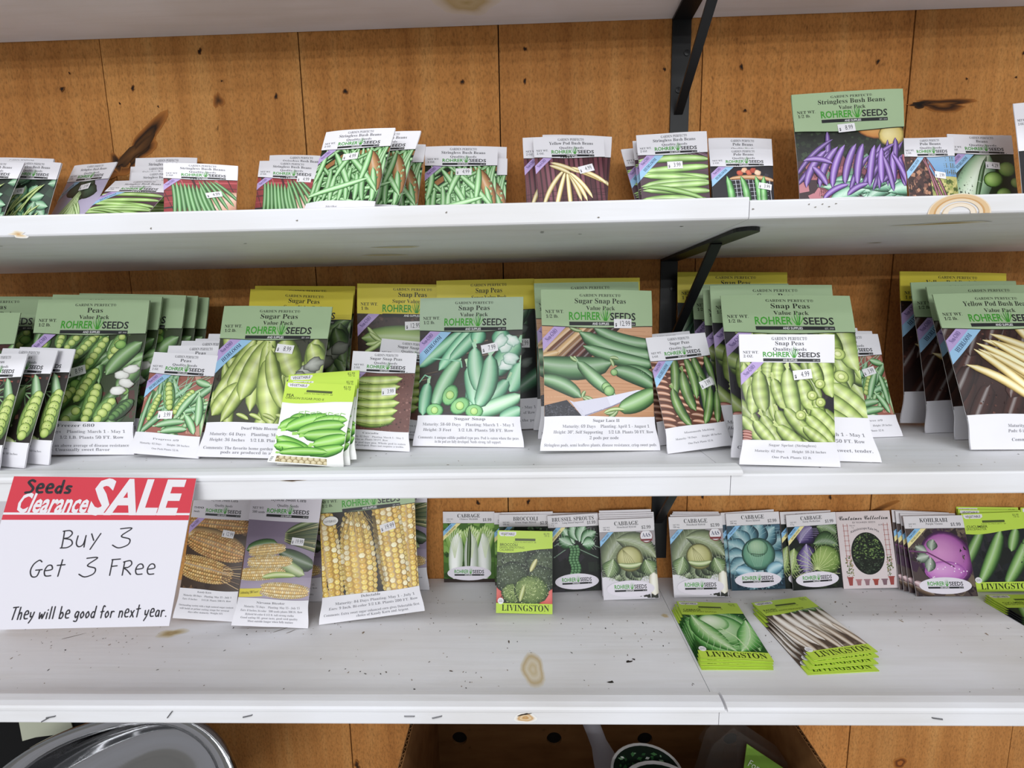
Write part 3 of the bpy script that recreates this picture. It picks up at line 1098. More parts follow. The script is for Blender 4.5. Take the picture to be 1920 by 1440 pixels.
@design('sugarpeasuper')
def _():
    return rohrer('super', 'Sugar Peas', .3, 'Super Value Pack', .38, ('NET WT.', '1 lb.'), [], lambda a: sugar_pods(a, ('#26401f', '#52753a', '#7f9f58')), '', bg='#22261e', seed=20, hb=.8)


@design('snapsuper')
def _():
    def paint(a):
        a.speck(500, ('#4e3630', '#3a2722', '#66483e', '#2c1c1a'), 2.6)
        a.pod((.04, .62), (1.1, .56), 40, .06, ('#3c5a22', '#7da045', '#a8c46a'))
        a.pod((.05, .46), (1.1, .4), 36, .05, ('#3c5a22', '#7da045', '#a8c46a'))
        for q in ((.1, .7), (.12, .66), (.08, .58), (.14, .55), (.06, .52)):
            a.pod((.24, .6), q, 7, .1, ('#56702c', '#9cb85c', '#c6d88c'))
    return rohrer('super', 'Snap Peas', .27, 'Super Value Pack', .38, ('NET WT.', '1 lb.'), [], paint, 'n', bg='#44302a', seed=21, hb=.79, wave=.003)


@design('cascadia')
def _():
    def paint(a):
        a.speck(420, ('#6a4038', '#8a5c52', '#54302a', '#9c7066'), 1.6)
        for k in range(6):
            y = .70 - k * .082
            a.pod((.05 + .01 * k, y), (.82 - .02 * (k % 3), y + .03), 17, -.13, ('#56701f', '#a3c24c', '#d2e07e'), bumps=5)
            a.line([(a.W * .1, a.H * (y - .015)), (a.W * .4, a.H * (y - .045)), (a.W * .75, a.H * (y - .03))], .7, '#4a5e1c')
            a.ball((.07, y + .01), 4.5, 4, ('#5c7424', '#9cb850', '#c8d880'))
    return rohrer('quality', 'Sugar Snap Peas', .5, 'Quality Seeds', .36, ('NET WT.', '2 OZ.'), [('Cascadia', .155, .25, .42), ('Maturity: 62 Days    Planting: March 1 - May 1', .12, .85, .5), ('One oz. Plants 10 FT. Row', .092, .5, .44), ('Edible pod type pea. Whole pod is eaten', .062, .85, .52), ('fully developed. Does not require a trellis.', .034, .8, .52)], paint, 'n', bg='#784c44', seed=22, fb=.19)


TEAL = ('#2c6a52', '#66b48c', '#a4dcb4')


@design('snapvalue')
def _():
    def paint(a):
        for k in range(60):
            x, y = a.rnd.uniform(-.05, 1), a.rnd.uniform(.2, .8)
            a.line([(a.W * x, a.H * y), (a.W * (x + .12), a.H * (y + .015))], 1.3, a.rnd.choice(('#6a5a4c', '#8f7a64', '#3c3630', '#4c4650')))
        P_ = a.pod
        for p0, p1, w, b in (((.26, .76), (-.05, .60), 22, -.06), ((.44, .78), (-.02, .52), 18, .05), ((.5, .78), (.2, .5), 20, .03), ((.62, .8), (.3, .56), 18, .05), ((.6, .78), (.56, .68), 22, 0), ((.8, .78), (.78, .66), 26, .1), ((.98, .7), (.74, .46), 30, -.05), ((1.0, .56), (.9, .36), 26, .1), ((.6, .5), (.5, .28), 24, .1), ((.1, .42), (.05, .2), 20, -.05)):
            P_(p0, p1, w, b, TEAL, stem=6)
        P_((.42, .58), (.16, .24), 22, -.1, ('#3a7a54', '#7cc08c', '#b6e4b8'))
        P_((.66, .42), (.5, .26), 22, 0, TEAL)
        P_((.88, .44), (.68, .3), 20, .12, TEAL, stem=8)
        P_((1.02, .34), (.5, .2), 22, .04, ('#3a7a54', '#8cc89c', '#cdeccb'))
        P_((1.02, .25), (.8, .18), 20, .05, TEAL)
        P_((.49, .53), (.56, .27), 25, .13, ('#2f6c50', '#6fbb90', '#aee2bc'), stem=7)
        P_((.55, .66), (.62, .35), 25, -.06, ('#2f6c50', '#76c096', '#b8e6c2'), stem=7)
        P_((.70, .61), (.58, .25), 27, .2, ('#2f6c50', '#7cc59a', '#bfe9c6'), stem=7)
        a.line([(a.W * .12, a.H * .58), (a.W * .3, a.H * .57), (a.W * .42, a.H * .56), (a.W * .43, a.H * .52)], 1.8, '#8ed0ac')
        a.line([(0, a.H * .42), (a.W * .06, a.H * .47), (a.W * .12, a.H * .45)], 1.6, '#8ed0ac')
        for c, r, t in (((.32, .335), 15, 1.1), ((.42, .265), 15, .5), ((.17, .235), 13, 0.), ((.56, .23), 13, 0.)):
            a.ball(c, r, r * .72, ('#3d8a50', '#82cc80', '#a8e090'), t)
            a.ball(c, r * .42, r * .4, ('#5aa048', '#b4e076', '#d6f0a0'), 0)
        for c in ((.84, .66), (.9, .7), (.8, .7), (.86, .54), (.9, .58)):
            a.ball(c, 11, 8, ('#8ab8a4', '#c8e0d4', '#f2f6f2'), a.rnd.uniform(-1, 1), rim='#7aa894', jag=.2)
    return rohrer('value', 'Snap Peas', .3, 'Value Pack', .27, ('NET WT.', '1/2 lb.'), foot_big('Sugar Snap', 'Maturity: 58-60 Days    Planting: March 1 - May 1', 'Height: 3 Feet     1/2 LB. Plants 50 FT. Row', 'Comments: A unique edible podded type pea. Pod is eaten when the peas', 'in the pod are fully developed. Needs strong, tall support.'), paint, 'nh', bg='#4a4440', seed=23, fb=.2, hcol='#a9bda3')


@design('snapsuper2')
def _():
    def paint(a):
        dk = ('#0f2a1c', '#2a5a40', '#4f8260')
        a.speck(60, ('#14181a', '#1e2422', '#0c0e10'), 9)
        many(a, 14, 20, 95, 50, 25, [dk, ('#1c3a24', '#41704c', '#7a9c78')])
        for c in ((.86, .66), (.82, .5), (.9, .44)):
            a.ball(c, 11, 7, ('#2c302c', '#55605a', '#8a948c'), .6, jag=.2, rim='#222622')
    return rohrer('super', 'Snap Peas', .27, 'Super Value Pack', .36, ('NET WT.', '1 lb.'), [('Sugar Snap', .17, .26, .5), ('Maturity: 60 Days   Planting: March 1 - May 1', .135, .9, .52), ('1 LB. Plants 100 FT. of Row', .1, .5, .7), ('Comments: edible pod is eaten when the peas', .05, .9, .52)], paint, '', bg='#14191a', seed=24, hb=.79)


@design('sugarlace')
def _():
    def paint(a):
        a.fill(0, 1, .19, .8, '#c89468', col2='#d4a27a')
        for k in range(34):
            y = a.rnd.uniform(.2, .78)
            a.line([(0, a.H * y), (a.W * .5, a.H * (y + .004)), (a.W, a.H * (y - .004))], .5, a.rnd.choice(('#bb8558', '#dcae88', '#c48e62')))
        for k, c in enumerate(('#8a6a4a', '#c8a272', '#7a4a30', '#d0aa74', '#9c744c', '#5c2c20', '#6f3626', '#45201a')):
            o = k * .062
            a.pod((-.12 + o * .9, .57 - o * .16), (.30 + o, .80 + .01), 11, 0, (mul(c, .7), C(c), mul(c, 1.15)), blunt=.05, var=0, edge=False)
        a.pod((-.05, .565), (.14, .6), 9, 0, ('#9a7644', '#c8a064', '#dcb880'), blunt=.1)
        G = ('#284a2c', '#4f8050', '#8fb888')
        for p0, p1, w, b in (((.46, .76), (1.06, .66), 20, -.2), ((.33, .73), (1.05, .585), 25, -.2), ((.36, .64), (1.05, .525), 19, -.1), ((.72, .5), (1.02, .44), 16, .1), ((.62, .49), (1.03, .38), 21, .12), ((-.1, .545), (.62, .535), 30, -.16), ((-.05, .44), (.33, .32), 20, .16)):
            a.pod(p1, p0, w, -b, G)
        a.pod((.3, .545), (.64, .335), 18, -.06, ('#345a36', '#6a9c66', '#a8cc9c'), stem=5)
        for c, r in (((.56, .385), 6.5), ((.585, .36), 7.5), ((.635, .475), 5)):
            a.ball(c, r, r * .9, ('#3c6a34', '#7fb066', '#b4d894'))
        for x, y, dx, dy in ((.36, .735, -.12, .03), (.3, .545, -.06, .03), (.6, .565, .08, -.01), (.34, .32, .1, -.02), (.34, .32, .08, -.05), (.34, .32, .03, .04), (.66, .245, -.12, -.02), (.66, .245, -.1, -.05), (.6, .56, .03, -.05)):
            a.pod((x, y), (x + dx, y + dy), 5, .2, ('#3f6830', '#7ea05c', '#b8cc90'))
        a.up(.02)
        a.add([a.xy(p) for p in ((-.02, .165), (-.02, .27), (.2, .305), (.33, .21), (.3, .165))], '#3a3a44')
        a.speck(240, ('#4c4c58', '#2a2a32', '#5e5e6a'), .9, (0, .27, .2, .275))
        a.up(.02)
        for q, c in ((((.22, .305), (.34, .2), (.38, .215), (.27, .29)), '#cfcddd'), (((.26, .292), (.36, .205), (.6, .262), (.56, .325)), '#d4d2e2'), (((.56, .325), (.6, .262), (.82, .325), (.84, .366)), '#dddcea'), (((.84, .366), (.82, .325), (1.02, .365), (1.02, .372)), '#e6e5f0')):
            a.add([a.xy(p) for p in q], c)
        a.line([(a.W * .36, a.H * .21), (a.W * .6, a.H * .265), (a.W * .82, a.H * .33)], 1.2, '#8f8ca6')
        a.pod((.66, .25), (1.04, .37), 24, -.1, ('#2c5028', '#5c8c4c', '#98c080'))
        a.pod((.72, .245), (.53, .225), 5, -.2, ('#5a7a34', '#98b464', '#cce09c'))
    return rohrer('value', 'Sugar Snap Peas', .46, 'Value Pack', .26, ('NET WT.', '1/2 lb.'), [('Sugar Lace II', .172, .24, .55), ('Maturity: 69 Days    Planting: April 1 - August 1', .138, .78, .55), ('Height: 30", Self Supporting     1/2 LB. Plants 50 FT. Row', .104, .88, .53), ('2 pods per node', .07, .25, .53), ('Stringless pods, semi leafless plants, disease resistance, crisp sweet pods', .026, .94, .5)], paint, 'n', bg='#c89468', seed=25, hb=.765)


@design('mammoth')
def _():
    def paint(a):
        for k in range(44):
            x, y = (k % 4) * .25 - .05, .2 + (k // 4) * .055
            a.pod((x, y + .04), (x + .24, y), 5.4, .12, ('#6d3f2c', '#b07a5c', '#d6a486'), var=.2)
        a.pod((1.02, .78), (.68, .3), 30, .05, ('#1b1c22', '#2c2c36', '#42424e'), edge=False)
        pal = ('#26441f', '#54803a', '#8bab5c')
        for p0, p1, w, b in (((.38, .82), (.24, .46), 15, .1), ((.7, .8), (.84, .5), 14, -.1), ((.9, .8), (1.0, .5), 13, 0), ((.56, .8), (.6, .42), 14, .12), ((.47, .68), (.54, .32), 17, -.16), ((.72, .62), (.7, .28), 13, .14), ((.24, .54), (.42, .2), 15, -.18), ((.88, .52), (.64, .2), 14, .1), ((.98, .48), (.86, .2), 13, .05)):
            a.pod(p0, p1, w, b, pal, bumps=7, stem=4)
        a.ball((.93, .56), 4, 7, ('#8a9088', '#c4c8c0', '#eceeea'), .3, jag=.1)
    return rohrer('quality', 'Sugar Peas', .33, 'Quality Seeds', .38, ('NET WT.', '2 OZ.'), foot_small('Mammoth Melting', 'Maturity: 70 Days       Height: 48 Inches'), paint, 'nh', bg='#6d3f2c', seed=26, H=150)


SPR = ('#4d6220', '#95b048', '#c6d67e')


def sprint(a):
    a.speck(80, ('#33303c', '#27242c', '#443c3c', '#52304a'), 7)
    k = a.W / 90
    many(a, 26, 13 * k, 46 * k, -60, 35, [('#3c5018', '#7d963a', '#aabc66'), SPR], bumps=4)
    for p0, p1, w, b in (((.1, .76), (.3, .6), 15, .05), ((.3, .8), (.28, .66), 15, .1), ((.42, .8), (.4, .62), 14, -.1), ((.88, .82), (.98, .52), 20, 0), ((.75, .8), (.85, .6), 14, 0), ((.12, .62), (.1, .38), 14, .1), ((.2, .72), (.24, .40), 17, -.1), ((.34, .66), (.46, .42), 13, -.05), ((.64, .66), (.74, .42), 17, -.04), ((.78, .52), (.88, .34), 12, -.06)):
        a.pod(p0, p1, w * k, b, SPR, bumps=4, stem=4 * k)
    a.pod((.5, .74), (.58, .36), 17 * k, -.08, ('#52682a', '#9ab456', '#cad88c'), bumps=5, stem=5 * k)
    for p0, p1, w, b in (((.74, .44), (1.04, .24), 18, -.1), ((.68, .38), (.98, .18), 16, -.1), ((.36, .42), (.52, .16), 15, .05), ((.44, .44), (.8, .18), 14, -.08), ((.64, .3), (.92, .16), 12, -.08), ((.2, .38), (.4, .16), 14, -.1), ((.12, .34), (.34, .16), 12, -.1), ((.36, .3), (.64, .14), 14, -.05)):
        a.pod(p0, p1, w * k, b, SPR, bumps=4, stem=4 * k)
    for c in ((.75, .53), (.84, .48), (.62, .38), (.84, .62)):
        a.ball(c, 5.4 * k, 5 * k, ('#6a8428', '#b4c85c', '#e0e89c'))
        a.ball(c, 2.6 * k, 2.4 * k, ('#8aa040', '#d0dc84', '#f0f2c0'))
    for q in range(4):
        a.pod((.0, .25 - .02 * q), (.1, .24 - .022 * q), 4 * k, .1, ('#4a1512', '#96473a', '#c47a68'))


@design('sprintvalue')
def _():
    return rohrer('value', 'Snap Peas', .3, 'Value Pack', .27, ('NET WT.', '1/2 lb.'), foot_big('Sugar Sprint', 'Maturity: 62 Days    Planting: March 1 - May 1', 'Height: 24 Inches     1/2 LB. Plants 50 FT. Row', 'Comments: Stringless, large yields of sweet, tender,'), sprint, 'n', bg='#332e38', seed=27, hb=.755, fb=.245)


@design('sprintwhite')
def _():
    return rohrer('quality', 'Snap Peas', .3, 'Quality Seeds', .35, ('NET WT.', '2 OZ.'), foot_small('Sugar Sprint (Stringless)', 'Maturity: 62 Days       Height: 18-24 Inches'), sprint, 'n', bg='#332e38', seed=28, fb=.185, hb=.782, wave=.002, W=100, H=142)


def ybeans(a):
    for k in range(30):
        x, y = a.rnd.uniform(-.1, 1), a.rnd.uniform(.2, .8)
        a.pod((x, y - .12), (x + .2, y + .12), 20, 0, a.rnd.choice([('#2c1614', '#41241f', '#4a2a24'), ('#37201c', '#4a2b25', '#573229')]), blunt=.2, edge=False)
    a.speck(160, ('#5f382e', '#2a1512', '#6d4336', '#3c211c'), 1.6, layers=4)
    yp = ('#a08434', '#e2c878', '#faeebc')
    for p0, p1, b in (((.6, .82), (.74, .62), 0), ((.72, .8), (.84, .6), .04), ((.84, .8), (1.02, .62), 0), ((.66, .66), (1.04, .55), .1), ((.64, .62), (.92, .5), -.08), ((.38, .72), (1.06, .46), .04), ((.3, .68), (1.05, .40), .08), ((.24, .66), (1.0, .3), .02), ((.36, .68), (1.05, .34), -.03), ((.24, .62), (.92, .2), .06), ((.3, .6), (1.0, .22), .02), ((.2, .62), (.72, .2), .06), ((.1, .52), (.66, .21), .14)):
        a.pod(p0, p1, 12.5, b, yp)


@design('yellowvalue')
def _():
    return rohrer('value', 'Yellow Pod Bush Beans', .6, 'Value Pack', .27, ('NET WT.', '1/2 lb.'), [('Golden Wax', .17, .3, .6), ('Maturity: 50 Days   Planting: May 1 - July 1', .13, .66, .62), ('Pods: 6 inches   1/2 LB. Plants 50 FT. Row', .1, .62, .6), ('Comments: Great quality, very tender', .05, .6, .62)], ybeans, 'nh', bg='#3f2420', seed=29, hb=.76)


@design('yellowsuper')
def _():
    return rohrer('super', 'Yellow-Pod Bush Beans', .6, 'Super Value Pack', .36, ('NET WT.', '1 lb.'), [], ybeans, 'nh', bg='#33211f', seed=30, hb=.8)


KER_Y = [('#b57a24', '#e2ab46'), ('#a86a1c', '#d89a3a'), ('#c28a34', '#ecc06a')]
KER_B = [('#e8bc3c', '#fbdd62'), ('#f0dca0', '#fdf2cc'), ('#e0ac30', '#f6d050'), ('#ecc440', '#fde274')]


@design('kandy')
def _():
    def paint(a):
        a.speck(40, ('#7a5a3a', '#4a3624', '#9a7a52', '#3a2418'), 9)
        a.cob((-.1, .74), (1.05, .72), 26, 6, 26, KER_Y)
        a.pod((-.05, .64), (1.04, .5), 44, .02, ('#5c4420', '#a8864a', '#d0b478'))
        a.cob((.02, .62), (1.02, .50), 36, 8, 24, KER_Y)
        a.cob((-.12, .42), (.86, .34), 36, 9, 24, [('#b8862c', '#e6bc5a'), ('#c89440', '#eccb7c'), ('#b47a24', '#dca848')])
        for k in range(12):
            a.line([(a.W * .7, a.H * (.3 + .01 * k)), (a.W * 1.0, a.H * (.22 + .02 * k))], 1.2, a.rnd.choice(('#8a6a4a', '#c8a878', '#5a4030')))
    return rohrer('quality', 'Hybrid Sweet Corn', .46, 'Quality Seeds', .3, ('500', 'Seeds'), [('Kandy Korn', .205, .24, .45), ('Maturity: 89 Days    Planting: May 15 - July 1', .175, .82, .5), ('Ears: 8 Inches      1/4 LB. Plants 100 Ft. Row', .148, .82, .5), ('Outstanding variety with a high natural sugar content', .1, .9, .5), ('will hold at prime eating stage for several', .075, .8, .48), ('days after maturity. Weighs 4/5', .05, .55, .5)], paint, 'n', bg='#4a3524', W=98, H=190, hb=.775, fb=.23, wave=.002, seed=31, hcol='#d9d5dc')


@design('nirvana')
def _():
    def paint(a):
        a.fill(0, 1, .2, .8, '#9a8aa2', col2='#8a7a92')
        a.fill(0, 1, .2, .36, '#b4a6bc', col2='#a698ae')
        for k in range(16):
            t = -.5 + .09 * k
            a.pod((.55, .62 + .004 * k), (.55 + .75 * math.cos(t), .62 + .22 * math.sin(t)), 9, .1, a.rnd.choice([('#3f4a22', '#7d8a4c', '#b8b880'), ('#2c3c1a', '#55703a', '#8a9a5c'), ('#8a8450', '#bcb880', '#d8d4a8')]))
        a.pod((.02, .54), (.46, .6), 18, .08, ('#1d3a16', '#3d6a2c', '#6a944c'))
        a.pod((.5, .54), (1.02, .44), 26, -.05, ('#1c2c18', '#38502c', '#5a7448'))
        a.pod((.46, .5), (.9, .38), 18, -.06, ('#5c7a34', '#a0b870', '#cfd8a4'))
        K = [('#d8b45c', '#f0d48c'), ('#e0c686', '#f4e4b8'), ('#cfa84a', '#ecc878')]
        for p0, p1, w in (((.06, .53), (.58, .57), 17), ((.06, .455), (.7, .475), 18), ((-.08, .36), (.62, .395), 19), ((.3, .27), (.98, .255), 22)):
            a.cob(p0, p1, w, 6, 24, K, '#b08a3c')
        a.pod((.3, .35), (.78, .37), 9, .1, ('#6a8a34', '#a4bc5c', '#d0dc94'))
        a.up(.02)
        a.part = 'cover_picture'
        a.add([a.xy(p) for p in ((-.02, .2), (-.01, .26), (.32, .275), (.3, .235), (.36, .22), (.3, .215))], '#e3d32c')
        a.text('Celebrating 100 Years!', .15, .232, 5, '#3a3410', fit=a.W * .27, rot=.12)
    return rohrer('quality', 'Hybrid Sweet Corn', .5, 'Quality Seeds', .3, ('NET WT.', '500 seeds'), [('Nirvana Bicolor', .165, .4, .48), ('Maturity: 75 Days    Planting: May 15 - July 15', .135, .78, .5), ('Ears: 8 Inches, bi-color   500 seeds plants 300 Ft. Row', .107, .85, .5), ('Hybrid bi-color 6 1/2 ft. tall strong stalks', .08, .66, .48), ('Good eating SE, great taste, good seed quality', .055, .76, .48), ('Most outside longer when fully mature', .03, .6, .5)], paint, '', bg='#9a8aa2', W=112, H=192, hb=.765, fb=.2, wave=.002, seed=32, hcol='#d4cfd8')


@design('delectable')
def _():
    def paint(a):
        a.fill(0, 1, .2, .85, '#2a211c')
        a.cob((.12, .05), (.03, .84), 40, 5, 21, KER_B, '#b8902e')
        a.cob((.93, .05), (.90, .95), 30, 4, 24, KER_B, '#b8902e')
        a.cob((.80, .02), (.66, .96), 46, 6, 25, KER_B, '#b8902e')
        a.cob((.42, .05), (.36, .76), 52, 6, 19, KER_B, '#b8902e')
        for k in range(40):
            x = .26 + .006 * k
            a.line([(a.W * (.36 + .002 * k), a.H * .8), (a.W * (x + .02 * math.sin(k)), a.H * (.72 + .02 * math.cos(k * 2))), (a.W * (x - .1 + .006 * k + .02 * math.sin(k * 3)), a.H * a.rnd.uniform(.52, .7))], .55, a.rnd.choice(('#8a7434', '#b49a50', '#6a5624', '#c8b268')))
        for k in range(8):
            a.line([(a.W * (.55 + .004 * k), a.H * .72), (a.W * (.6 + .01 * k), a.H * .22)], .5, '#6f5a2a')
    a, b = rohrer('value', 'Hybrid Sweet Corn', .5, 'Value Pack', .27, ('NET WT.', '1/2 lb.'), [('Delectable', .155, .2, .5), ('Maturity: 84 Days Planting: May 1 - July 1', .122, .8, .54), ('Ears: 9 Inch, Bi-color 1/2 LB. Plants 200 FT. Row', .09, .88, .52), ('Comments: Extra sweet sugar enhanced corn gives Delectable first', .048, .92, .5), ('choice of Kandy Korn and Argent.', .022, .5, .6)], paint, '', bg='#2a211c', H=207, seed=33, fb=.18, hb=.775)
    keep, a.part = a.part, 'cover_picture'
    a.win = (0, a.W, 0, a.H)
    a.disc((.12, .715), 12, 7.5, '#26231f')
    a.disc((.12, .715), 11.4, 6.9, '#e8e6e2')
    a.text('HYBRID', .12, .704, 5, '#34322e', 'sans', fit=17)
    a.part = keep
    return a, b


# --- small card packets with a white title strip and an oval badge
def small(title, tw, sub, net, price, paint, rib='by', bg='#2a3a20', seed=1, white=.0, hcol='#dcd8dc'):
    W, H = 86, 122
    a = Art(W, H, 1.7, False, seed)
    a.win = (.3, W - .3, .3, H)
    a.fill(0, 1, 0, .85, bg, nx=8)
    paint(a)
    a.win = (0, W, 0, H)
    a.up(.02)
    if rib:
        a.ribbon(rib, .842 * H)
    a.part = 'title_panel'
    a.fill(0, 1, .838, .842, '#6a6a6c', nx=6, ny=1)
    a.fill(0, 1, .842, 1, hcol, nx=8, ny=2)
    a.text(title, .5, .92, 9, '#2a2a2e', fit=W * tw)
    a.text(sub, .5, .887, 4.2, '#55555a', fit=W * min(.42, .022 * len(sub)))
    a.text(net[0], .07, .888, 3.2, '#55555a', align='l', fit=W * .13)
    a.text(net[1], .07, .862, 3.2, '#55555a', align='l')
    a.text('$' + price, .94, .868, 7, '#2f2f33', align='r', fit=W * .165)
    a.part = 'brand_badge'
    a.up(.02)
    a.disc((.5, .13), W * .43, 12.5, '#e2dce6', n=32)
    a.logo(.5, .13, W * .58, 'brand_badge')
    return a, ((hcol, hcol, hcol), (0, 0))


@design('michihli')
def _():
    def paint(a):
        a.speck(60, ('#5c8a2c', '#7aa63c', '#34541c', '#8cb850'), 9)
        for x, b in ((.22, .06), (.82, -.04), (.55, 0)):
            for k in range(9):
                t = -.9 + 1.8 * k / 8
                a.pod((x, .3), (x + .2 * t, .82 - .1 * abs(t)), 13, .1 * t, a.rnd.choice([('#5a8a2c', '#8fb84e', '#bcd680'), ('#6a9a34', '#a4c860', '#d0e298')]))
            a.pod((x, .02), (x + b, .7), 24, .02, ('#a8b89a', '#d4dcd0', '#f0f2ee'), edge=False)
            for k in range(7):
                t = -.8 + 1.6 * k / 6
                a.line([(a.W * (x + .01 * t), a.H * .35), (a.W * (x + .08 * t), a.H * .55), (a.W * (x + .17 * t), a.H * .72)], 1., '#dbe6c4')
        a.pod((.48, .1), (.52, .8), 7, 0, ('#20340f', '#3a5a1c', '#5c7c34'), edge=False)
        a.fill(0, 1, 0, .05, '#3a2d28')
    return small('CABBAGE', .44, 'Chinese Michihli', ('NET WT.', '1.5 g'), '1.99', paint, bg='#4a7424', seed=41)


@design('rbroccoli')
def _():
    def paint(a):
        a.speck(300, ('#3a5a3c', '#5a7a58', '#1c2c20', '#748c6c'), 4)
    return small('BROCCOLI', .47, 'Green Magic Hybrid', ('NET WT.', '100 mg'), '2.59', paint, 'b', bg='#26302a', seed=42)


@design('brussel')
def _():
    def paint(a):
        a.speck(50, ('#181c1a', '#243024', '#302a34', '#101412'), 10)
        for p in ((.5, .8, .1, .6), (.6, .75, 1, .55), (.52, .7, .08, .45), (.6, .6, .95, .42), (.55, .62, .15, .62)):
            a.line([(a.W * p[0], a.H * p[1] * .9), (a.W * p[2], a.H * p[3])], 1.4, '#7f9a84')
        for p0, p1 in (((.5, .62), (.28, .84)), ((.56, .66), (.5, .88)), ((.6, .64), (.74, .86)), ((.64, .62), (.94, .76)), ((.66, .6), (.9, .6)), ((.46, .6), (.2, .7))):
            a.leaf(p0, p1, 24, .1, ('#17381c', '#3a7a40', '#a4c8a4'), '#e0ece0', 4)
        for k in range(13):
            for j in range(3):
                a.ball((.42 + .065 * j + .02 * math.sin(k), .58 - .035 * k), 3.4, 3.2, ('#17381c', '#3a7440', '#7cae78'))
    return small('BRUSSEL SPROUTS', .83, 'Long Island Improved', ('NET WT.', '1 g'), '1.99', paint, bg='#1b1f1e', seed=43)


@design('stonehead')
def _():
    def paint(a):
        a.fill(0, 1, 0, .28, '#dedae2')
        a.fill(0, 1, .66, .85, '#a8a0a4')
        a.speck(60, ('#2a2a28', '#3a3c36', '#1c1c1c', '#4a4e44'), 8, (0, 1, .3, .66))
        for t in range(12):
            an = math.radians(-200 + 26 * t)
            a.leaf((.5, .46), (.5 + .5 * math.cos(an), .5 + .3 * math.sin(an)), 34, .1, ('#2c3a28', '#5a6a4c', '#8a9874'), '#b8c8a0', 6)
        a.leaf((.06, .34), (.66, .84), 44, .22, ('#39422e', '#5c6a48', '#8a9670'), '#aab694', 7)
        a.leaf((.30, .74), (1.0, .50), 38, .2, ('#39422e', '#66744e', '#96a278'), '#b4c09c', 7)
        a.ball((.52, .5), 21, 20, ('#6a6a30', '#aeac64', '#d8d49c'), 0, n=22)
        for k in range(5):
            a.line([(a.W * .4, a.H * .62), (a.W * (.42 + .03 * k), a.H * .52), (a.W * (.44 + .05 * k), a.H * .4)], .6, '#8a8848')
        a.pod((.3, .44), (.74, .44), 9, -.22, ('#55663a', '#93a468', '#c2cc98'))
        a.leaf((.22, .5), (.1, .28), 30, .1, ('#2f4424', '#5f7c44', '#8aa468'), '#d4e0bc', 7)
        a.leaf((.8, .48), (.92, .3), 30, -.1, ('#2f4424', '#5f7c44', '#8aa468'), '#d4e0bc', 7)
        a.pod((.94, .32), (.93, .04), 17, 0, ('#b0a894', '#dcd6c4', '#f0ece0'), blunt=.2)
        a.disc((.85, .77), 10, 10, '#8c3a40')
        a.disc((.85, .775), 9.2, 9, '#e8e4ea')
        a.text('AAS', .85, .765, 9, '#2c2c66', fit=13)
        a.box(a.W * .85 - 9, a.W * .85 + 9, a.H * .715, a.H * .74, '#8c2c34')
    return small('CABBAGE', .44, 'Stonehead Hybrid', ('NET WT.', '100 mg'), '2.99', paint, 'b', bg='#34362f', seed=44)


@design('bravo')
def _():
    def paint(a):
        a.speck(50, ('#36566a', '#4a6e84', '#223a4c', '#5c8494'), 10)
        for t in range(14):
            an = math.radians(26 * t)
            a.leaf((.52 + .16 * math.cos(an), .45 + .1 * math.sin(an)), (.52 + .62 * math.cos(an), .45 + .45 * math.sin(an)), 34, .12, ('#234654', '#4f8494', '#8ab4bc'), '#a8ccd0', 5)
        a.ball((.55, .46), 27, 26, ('#2c5a50', '#5f9a80', '#8cbc9c'), n=22)
        a.ball((.54, .54), 17, 14, ('#4a7c60', '#84b08c', '#b4d0ac'), n=20)
        for k in range(7):
            a.line([(a.W * (.36 + .05 * k), a.H * .6), (a.W * (.4 + .04 * k), a.H * .44), (a.W * (.46 + .02 * k), a.H * .3)], .5, '#9cc4ac')
        a.line([(a.W * .42, a.H * .47), (a.W * .56, a.H * .455), (a.W * .66, a.H * .46)], 1., '#2c4c3c')
        a.pod((.1, .26), (.44, .16), 20, .2, ('#3a6a80', '#74a8bc', '#a8d0dc'))
        a.pod((.98, .3), (.7, .2), 20, -.2, ('#3a6a80', '#74a8bc', '#a8d0dc'))
    return small('CABBAGE', .43, 'Bravo Hybrid', ('NET WT.', '100 mg'), '2.99', paint, 'b', bg='#2c4a5a', seed=45)


@design('savoy')
def _():
    def paint(a):
        a.speck(60, ('#1c241c', '#2c3a26', '#3a3048', '#141816'), 9)
        for p0, p1, c, v in (((.1, .55), (-.05, .2), ('#3a4a20', '#6a8440', '#9ab068'), '#d0dc98'), ((.35, .6), (.3, .2), ('#32244a', '#5a4680', '#8a78ac'), '#c0b4d4'), ((.22, .62), (.5, .82), ('#2c2044', '#4e3c74', '#7c6aa0'), '#b4a8cc'), ((.6, .82), (.98, .72), ('#23341c', '#46643a', '#6e8a58'), '#a8bc8c'), ((.5, .6), (.98, .56), ('#1e3018', '#3a5a30', '#5f8050'), '#94b080')):
            a.leaf(p0, p1, 40, .1, c, v, 7)
        a.ball((.72, .38), 26, 24, ('#3c5420', '#76963f', '#a8c068'), n=20, jag=.06)
        for t in range(15):
            an = math.radians(-20 + 15 * t)
            x, y = .52, .26
            a.line([(a.W * x, a.H * y), (a.W * (x + .22 * math.cos(an)), a.H * (y + .16 * math.sin(an))), (a.W * (x + .46 * math.cos(an + .1)), a.H * (y + .3 * math.sin(an + .1)))], .7, '#cfdc94')
        for k in range(60):
            x, y = a.rnd.uniform(.48, .98), a.rnd.uniform(.2, .58)
            a.line([(a.W * x, a.H * y), (a.W * (x + a.rnd.uniform(-.05, .05)), a.H * (y + a.rnd.uniform(-.04, .04)))], .5, '#b4c878')
    return small('CABBAGE', .43, 'Savoy Perfection', ('NET WT.', '1.5 g'), '1.99', paint, bg='#1e2620', seed=46)


